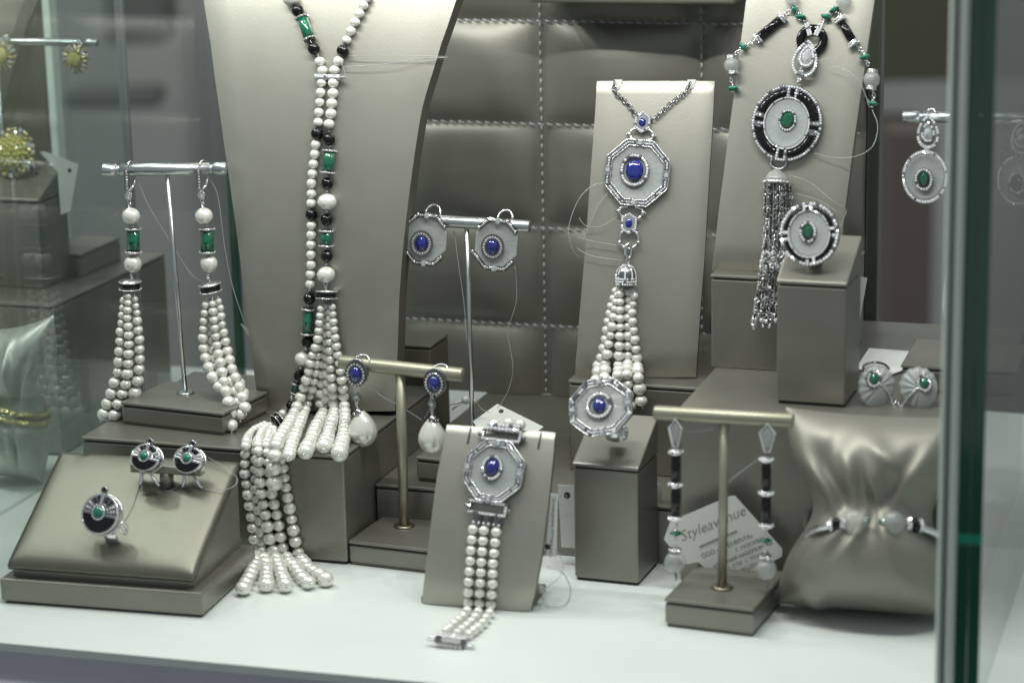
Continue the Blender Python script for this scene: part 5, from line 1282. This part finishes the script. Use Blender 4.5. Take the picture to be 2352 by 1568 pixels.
# cushion with a gold chain bracelet
P = G(-50, 1129)
def outl2(q, s_):
    pin = math.exp(-((q - .47) / .20) ** 2); return .0 + .10 * pin, 1 - .17 * pin - .22 * max(0, .5 - q) * 2 * .6, q + .12 * (s_ * .5 + .5) * q - .03 * (1 - s_ * s_) * (2 * q - 1)
hC = zat(745, P) * .88; wC = (G(118, 1129) - P).length
t_, CM = cushion('bracelet_cushion', 'pale satin cushion with a gold bracelet behind the left glass', P + Vector((0, .02, .002)), -TH, wC, hC, .022, R(10), outl2, 'satin_pale', (.35, .47, .12, [(.2, .7, .3, .1, .4), (.5, .6, -.3, .1, -.4), (.1, .25, .3, .08, .2), (.45, .2, -.3, .07, .1)]))
t = thing('gold_bracelet', 'gold beaded bracelet round the pale cushion behind the left glass', 'bracelet', CM @ Vector((wC * .5, 0, hC * .47)))
b = MB(CM)
for k in range(60):
    a = 2 * math.pi * k / 60
    for q in (-.0022, .0022): b.gem((wC * (.47 + .38 * math.cos(a)), -.021 * math.sin(a), hC * .47 + q - .004 * math.cos(a)), .0026, 'gold')
b.build('chain', t)

# ================================================================== price tags and nylon threads
def tagobj(name, label, P, yaw, pitch, roll, poly, m, hole=None, extra=None, s=None, group='price tags'):
    t = thing(name, label, 'price tag', P, group); M = frame(P, yaw, pitch, roll, s)
    part(M, lambda b: b.prism(poly, -.6, .6, m, .2), 'card', t)
    if hole: part(M, lambda b: (b.prism(oval(16, hole[2], hole[2], 0, hole[0], hole[1]), .6, .9, 'seam_dark')), 'hole', t)
    if extra: extra(M, t)
    return t, M
def thread(t, pts, r=.00017, name='thread'):
    b = MB(); b.tube(spline(pts, 7), r, 'nylon', 5); return b.build(name, t)
# tag behind the foreground stand, with the printed address
P = D(1655, 1215, FT[1].y + .030)
def ex1(M, t):
    def big(b): b.text('Styleavenue', 35, 'ink_grey', Matrix.Translation((-96, 8, .9)) @ Matrix.Rotation(0, 4, 'Z'), 'LEFT', .35)
    part(M, big, 'handwriting', t); part(M, lambda b: b.tube([(-62, -18, .9), (-10, -16, .9), (34, -17, .9)], 1.6, 'ink_grey', 5), 'underline', t)
    def small(b):
        for i, (s_, x) in enumerate((('ООО «ПРЕМИУМ»', -68), ('Г. МОСКВА,', 12), ('КРАСНАЯ НАБЕРЕЖНАЯ,', -52), ('Д. 1, СТР. 1, ЭТАЖ 4,', -40), ('ПОМЕЩЕНИЕ 44', -20))):
            b.text(s_, 15 if i == 0 else 12.5, 'ink', Matrix.Translation((x, -46 - i * 16, .9)))
    part(M, small, 'print', t)
tagobj('price_tag', 'grey white card tag with handwriting and printed lines, standing behind the foreground stand pole', P, R(-14), R(-6), R(26), [(-128, -14), (-128, 28), (30, 66), (60, 40), (116, -78), (108, -112), (40, -124), (-62, -118), (-62, -40), (-100, -28)][:0] or [(-132, 30), (-100, 62), (52, 62), (64, 58), (112, -96), (104, -112), (-50, -126), (-80, -50), (-112, -42)], 'paper_grey', (22, 44, 6), ex1)
# printed paper tag at the bracelet easel
P = D(1252, 1204, brac.hit(1240, 1250).y + .012)
def ex2(M, t):
    def tx(b):
        for i, s_ in enumerate(('Производитель VITTORIA B.R.O', 'Браслет из белого золота 7401', 'Размеры 7х0/1')):
            b.text(s_, 10, 'ink', Matrix.Translation((14 - i * 13, 72, 1.0)) @ Matrix.Rotation(R(-90), 4, 'Z') @ Matrix.Scale(1.02, 4))
    part(M, tx, 'print', t)
t, M = tagobj('price_tag', 'white paper tag with printed lines hanging beside the bracelet easel', P, R(-8), R(4), R(-5), [(-22, 78), (25, 78), (31, -76), (-22, -78)], 'paper', (9, -54, 7), ex2)
thread(t, [D(1276, 1262, P.y), D(1292, 1290, P.y - .005), D(1288, 1320, P.y - .008), D(1262, 1344, P.y - .006), D(1243, 1356, P.y - .004)])
thread(t, [G(1240, 1358, .002), G(1262, 1392, .001), G(1300, 1385, .001), G(1310, 1350, .001), G(1290, 1310, .001), G(1255, 1300, .001)])
b = MB(); b.sphere(D(1242, 1352, P.y - .004), .0022, 'nylon', 10, 8); b.build('knot', t)
# blank tags beside the ring block and further back
P = D(1297, 1185, RB[0].y + .022); t, M = tagobj('price_tag', 'blank grey card tag standing at the left side of the octagonal ring block', P, R(-15), R(-3), 0, [(-16, 74), (34, 74), (34, -74), (-8, -74)], 'paper_grey', (6, 50, 8))
thread(t, [D(1283, 1140, P.y - .003), D(1296, 1136, P.y - .003), D(1303, 1140, P.y - .003), D(1299, 1146, P.y - .003)])
P = D(1517, 1185, RB[0].y + .03); tagobj('price_tag', 'blank taupe card with notched side behind the octagonal ring block, at its right', P, R(-15), 0, 0, [(-26, 78), (-2, 78), (3, 72), (4, 44), (12, 38), (12, -8), (6, -14), (6, -64), (-2, -72), (-26, -72)], 'paper_grey')
P = D(1170, 962, STD[1].y - .006); t, M = tagobj('price_tag', 'beige card tag lying slanted behind the bracelet easel top', P, R(-10), R(-55), 0, [(-84, -10), (-34, 44), (82, -20), (40, -70), (-50, -60)], 'paper_grey', (-22, 22, 6))
thread(t, [STD[2].hit(1183, 612), STD[2].hit(1186, 690), STD[2].hit(1166, 760), STD[2].hit(1172, 800), STD[2].hit(1178, 850), STD[2].hit(1166, 900), D(1142, 938, P.y)])
b = MB(); q = D(1070, 918, P.y); b.sphere(q, .0024, 'nylon', 10, 8); b.tube([q, D(1034, 929, P.y)], .0006, 'nylon', 5); b.tube([q, D(1038, 940, P.y)], .0006, 'nylon', 5); b.build('knot', t)
thread(t, [q, D(1092, 920, P.y), D(1105, 938, P.y), D(1125, 947, P.y)])
t = thing('price_tag', 'white card lying flat on the right shelf behind the shell earrings', 'price tag', G(2025, 826, Z4), 'price tags')
b = MB(); vs = [G(x, y, Z4 + .0012) for x, y in ((1966, 845), (1996, 799), (2092, 806), (2078, 848), (2050, 858))]; b.add(vs + [v - UP * .0007 for v in vs], [(0, 4, 3, 2, 1)[::-1][::-1], (5, 6, 7, 8, 9), (0, 1, 6, 5), (1, 2, 7, 6), (2, 3, 8, 7), (3, 4, 9, 8), (4, 0, 5, 9)], 'paper', False); b.build('card', t)
b = MB(); b.tube(spline([G(1986, 852, Z4 + .002), G(1984, 840, Z4 + .003), G(2005, 832, Z4 + .003), G(2030, 836, Z4 + .003), G(2042, 846, Z4 + .002)]), .0007, 'silver_dark', 6); b.build('wire_loop', t)
P = D(2180, 690, RT[1].y + .004); tagobj('price_tag', 'pale card hanging on edge in front of the green glass edge, under the right bar', P, R(-25), 0, 0, [(-6, 82), (14, 92), (14, -96), (-2, -80), (-16, -18), (-14, 30)], 'paper_grey')
P = D(1980, 690, P5.y + .02); tagobj('price_tag', 'thin white sliver of card beside the tall ring block', P, R(-30), 0, R(-2), [(-12, 56), (10, 54), (-6, -66), (-12, -60)], 'paper')
P = W(140, 425, 1.27); tagobj('price_tag', 'white card tag hanging behind the left glass beside the yellow ring', P, R(-15), 0, R(-4), [(-52, 72), (-40, 74), (44, 52), (24, -58), (0, -70), (-8, 30)], 'paper_grey', (22, 36, 5))
P = D(572, 760, bust.hit(585, 760).y + .012); t, M = tagobj('price_tag', 'tiny white corner of card at the left edge of the large bust', P, R(-15), 0, 0, [(-20, 16), (8, 2), (12, -22), (2, -18)], 'paper')
thread(t, [LT[2].hit(480, 410), LT[2].hit(500, 450), LT[2].hit(515, 560), LT[2].hit(532, 650), LT[2].hit(560, 735), M @ Vector((0, 4, 0))])
thread(t, [LT[2].hit(316, 412), LT[2].hit(340, 470), LT[2].hit(385, 545), LT[2].hit(440, 630), LT[2].hit(480, 650)], .00018)
def nylon(label, lists, r=.00018):
    t = thing('nylon_thread', label, 'thread', lists[0][0])
    for L in lists: thread(t, L, r)
nylon('clear nylon thread stretched from the pearl necklace across the large bust', [[bust.hit(800, 129, .003), bust.hit(900, 128, .004), bust.hit(1000, 130, .003), bust.hit(1030, 131, -.001)], [bust.hit(790, 154, .003), bust.hit(880, 148, .004), bust.hit(960, 136, .003), bust.hit(1028, 133, -.001)], [bust.hit(778, 132, .005), bust.hit(790, 160, .005), bust.hit(792, 178, .004)]])
h = pend.hit
nylon('clear nylon loops at the left side of the blue pendant board', [[h(1395, 420, .003), h(1365, 425, .006), h(1335, 450, .008), h(1315, 490, .008), h(1306, 530, .008), h(1314, 570, .006), h(1330, 592, .003)], [h(1330, 500, .003), h(1345, 518, .003), h(1380, 520, .003), h(1418, 497, .003)], [h(1328, 545, .003), h(1370, 556, .003), h(1430, 565, .003)], [h(1325, 570, .002), h(1360, 588, .003), h(1432, 598, .003)], [h(1398, 440, .002), h(1370, 480, .002), h(1345, 540, .002)]])
h = tall.hit
nylon('clear nylon loops at the right side of the round emerald pendant', [[h(1908, 152, .004), h(1940, 160, .006), h(1975, 190, .006), h(1998, 250, .004)], [h(2003, 252, .002), h(2016, 290, .004), h(2005, 335, .006), h(1970, 358, .006), h(1920, 363, .004), h(1870, 352, .002)], [h(1812, 402, .006), h(1860, 420, .006), h(1910, 460, .006), h(1942, 482, .004), h(1938, 500, .004), h(1925, 530, .004)], [h(1830, 446, .004), h(1885, 462, .004), h(1925, 490, .004)]])
nylon('clear nylon thread hanging from the left octagonal earring to the silver stand', [[STD[2].hit(1043, 530), STD[2].hit(1052, 600), STD[2].hit(1066, 700), STD[2].hit(1072, 790)]], .0002)
nylon('thin nylon thread from the pearl drop earrings across the taupe pole', [[BS[2].hit(842, 872), BS[2].hit(870, 905), BS[2].hit(915, 930), BS[2].hit(970, 965)], [BS[2].hit(1026, 868), BS[2].hit(1000, 915), BS[2].hit(975, 960)]], .0002)
q = SDP.hit
nylon('clear nylon loop lying on the slanted display round the small clip', [[q(330, 1088, .003), q(322, 1110, .001), q(305, 1160, .001), q(285, 1195, .001)], [q(478, 1050, .004), q(520, 1075, .002), q(545, 1100, .001), q(530, 1120, .001), q(480, 1125, .001), q(440, 1110, .001)], [q(350, 1105, .001), q(385, 1128, .001), q(415, 1110, .001)]])
nylon('pale nylon thread between the long black earrings behind the stand pole', [[FT[2].hit(1745, 1052), FT[2].hit(1700, 1085), FT[2].hit(1672, 1108)], [FT[2].hit(1578, 988), FT[2].hit(1610, 990), FT[2].hit(1640, 984)]], .0003)
# ================================================================== light
w = bpy.data.worlds.new('World'); sc.world = w; w.use_nodes = True
bg = w.node_tree.nodes['Background']; bg.inputs[0].default_value = (.86, .94, .96, 1); bg.inputs[1].default_value = .34
def lamp(P, target, sx, sy, power, col=(.985, 1, .945)):
    l = bpy.data.lights.new('case_or_wall_lamp', 'AREA'); l.shape = 'RECTANGLE'; l.size = sx; l.size_y = sy; l.energy = power; l.color = col
    o = bpy.data.objects.new('case_or_wall_lamp', l); COL.objects.link(o); o.location = P
    d = Vector(target) - Vector(P); o.rotation_euler = d.to_track_quat('-Z', 'X').to_euler(); return o
for i in range(10):                    # row of LEDs along the upper front edge of the showcase
    u = -.66 + i * .06
    if i < 5: lamp(uw(u + .02, 1.03, .50), uw(u + .02, 1.15, .10), .012, .02, .155)
    else: lamp(uw(u, .985, .54), uw(u + .02, 1.13, .08), .012, .02, .29)
for i in range(4):
    u = -.62 + i * .09; lamp(uw(u, .93, .62), uw(u, 1.0, 0), .012, .02, .11)
for i in range(4):                    # LEDs over the middle
    u = -.60 + i * .13
    lamp(uw(u, 1.18, .55), uw(u, 1.19, 0), .016, .03, .10)
for i in range(2):                    # the neighbouring showcase
    lamp(uw(-.76 - i * .16, 1.10, .60), uw(-.74 - i * .16, 1.24, .1), .06, .04, 1.0)
lamp(uw(.02, 1.12, .6), uw(.02, 1.15, 0), .06, .04, .45)
lamp((-1.2, 3.2, 2.2), (-.6, 4.6, .2), 1.0, .3, 46, (.97, 1, .97))  # this lamp and the next are added outside the case to brighten the store wall
lamp((1.6, 3.2, 2.2), (1.2, 4.6, .2), 1.0, .3, 24, (.97, 1, .97))
sc.view_settings.view_transform = 'Standard'; sc.view_settings.look = 'None'; sc.view_settings.gamma = 1; sc.view_settings.exposure = 0
sc.render.engine = 'CYCLES'
sc.cycles.max_bounces = 8; sc.cycles.transparent_max_bounces = 16; sc.cycles.caustics_reflective = False; sc.cycles.caustics_refractive = False
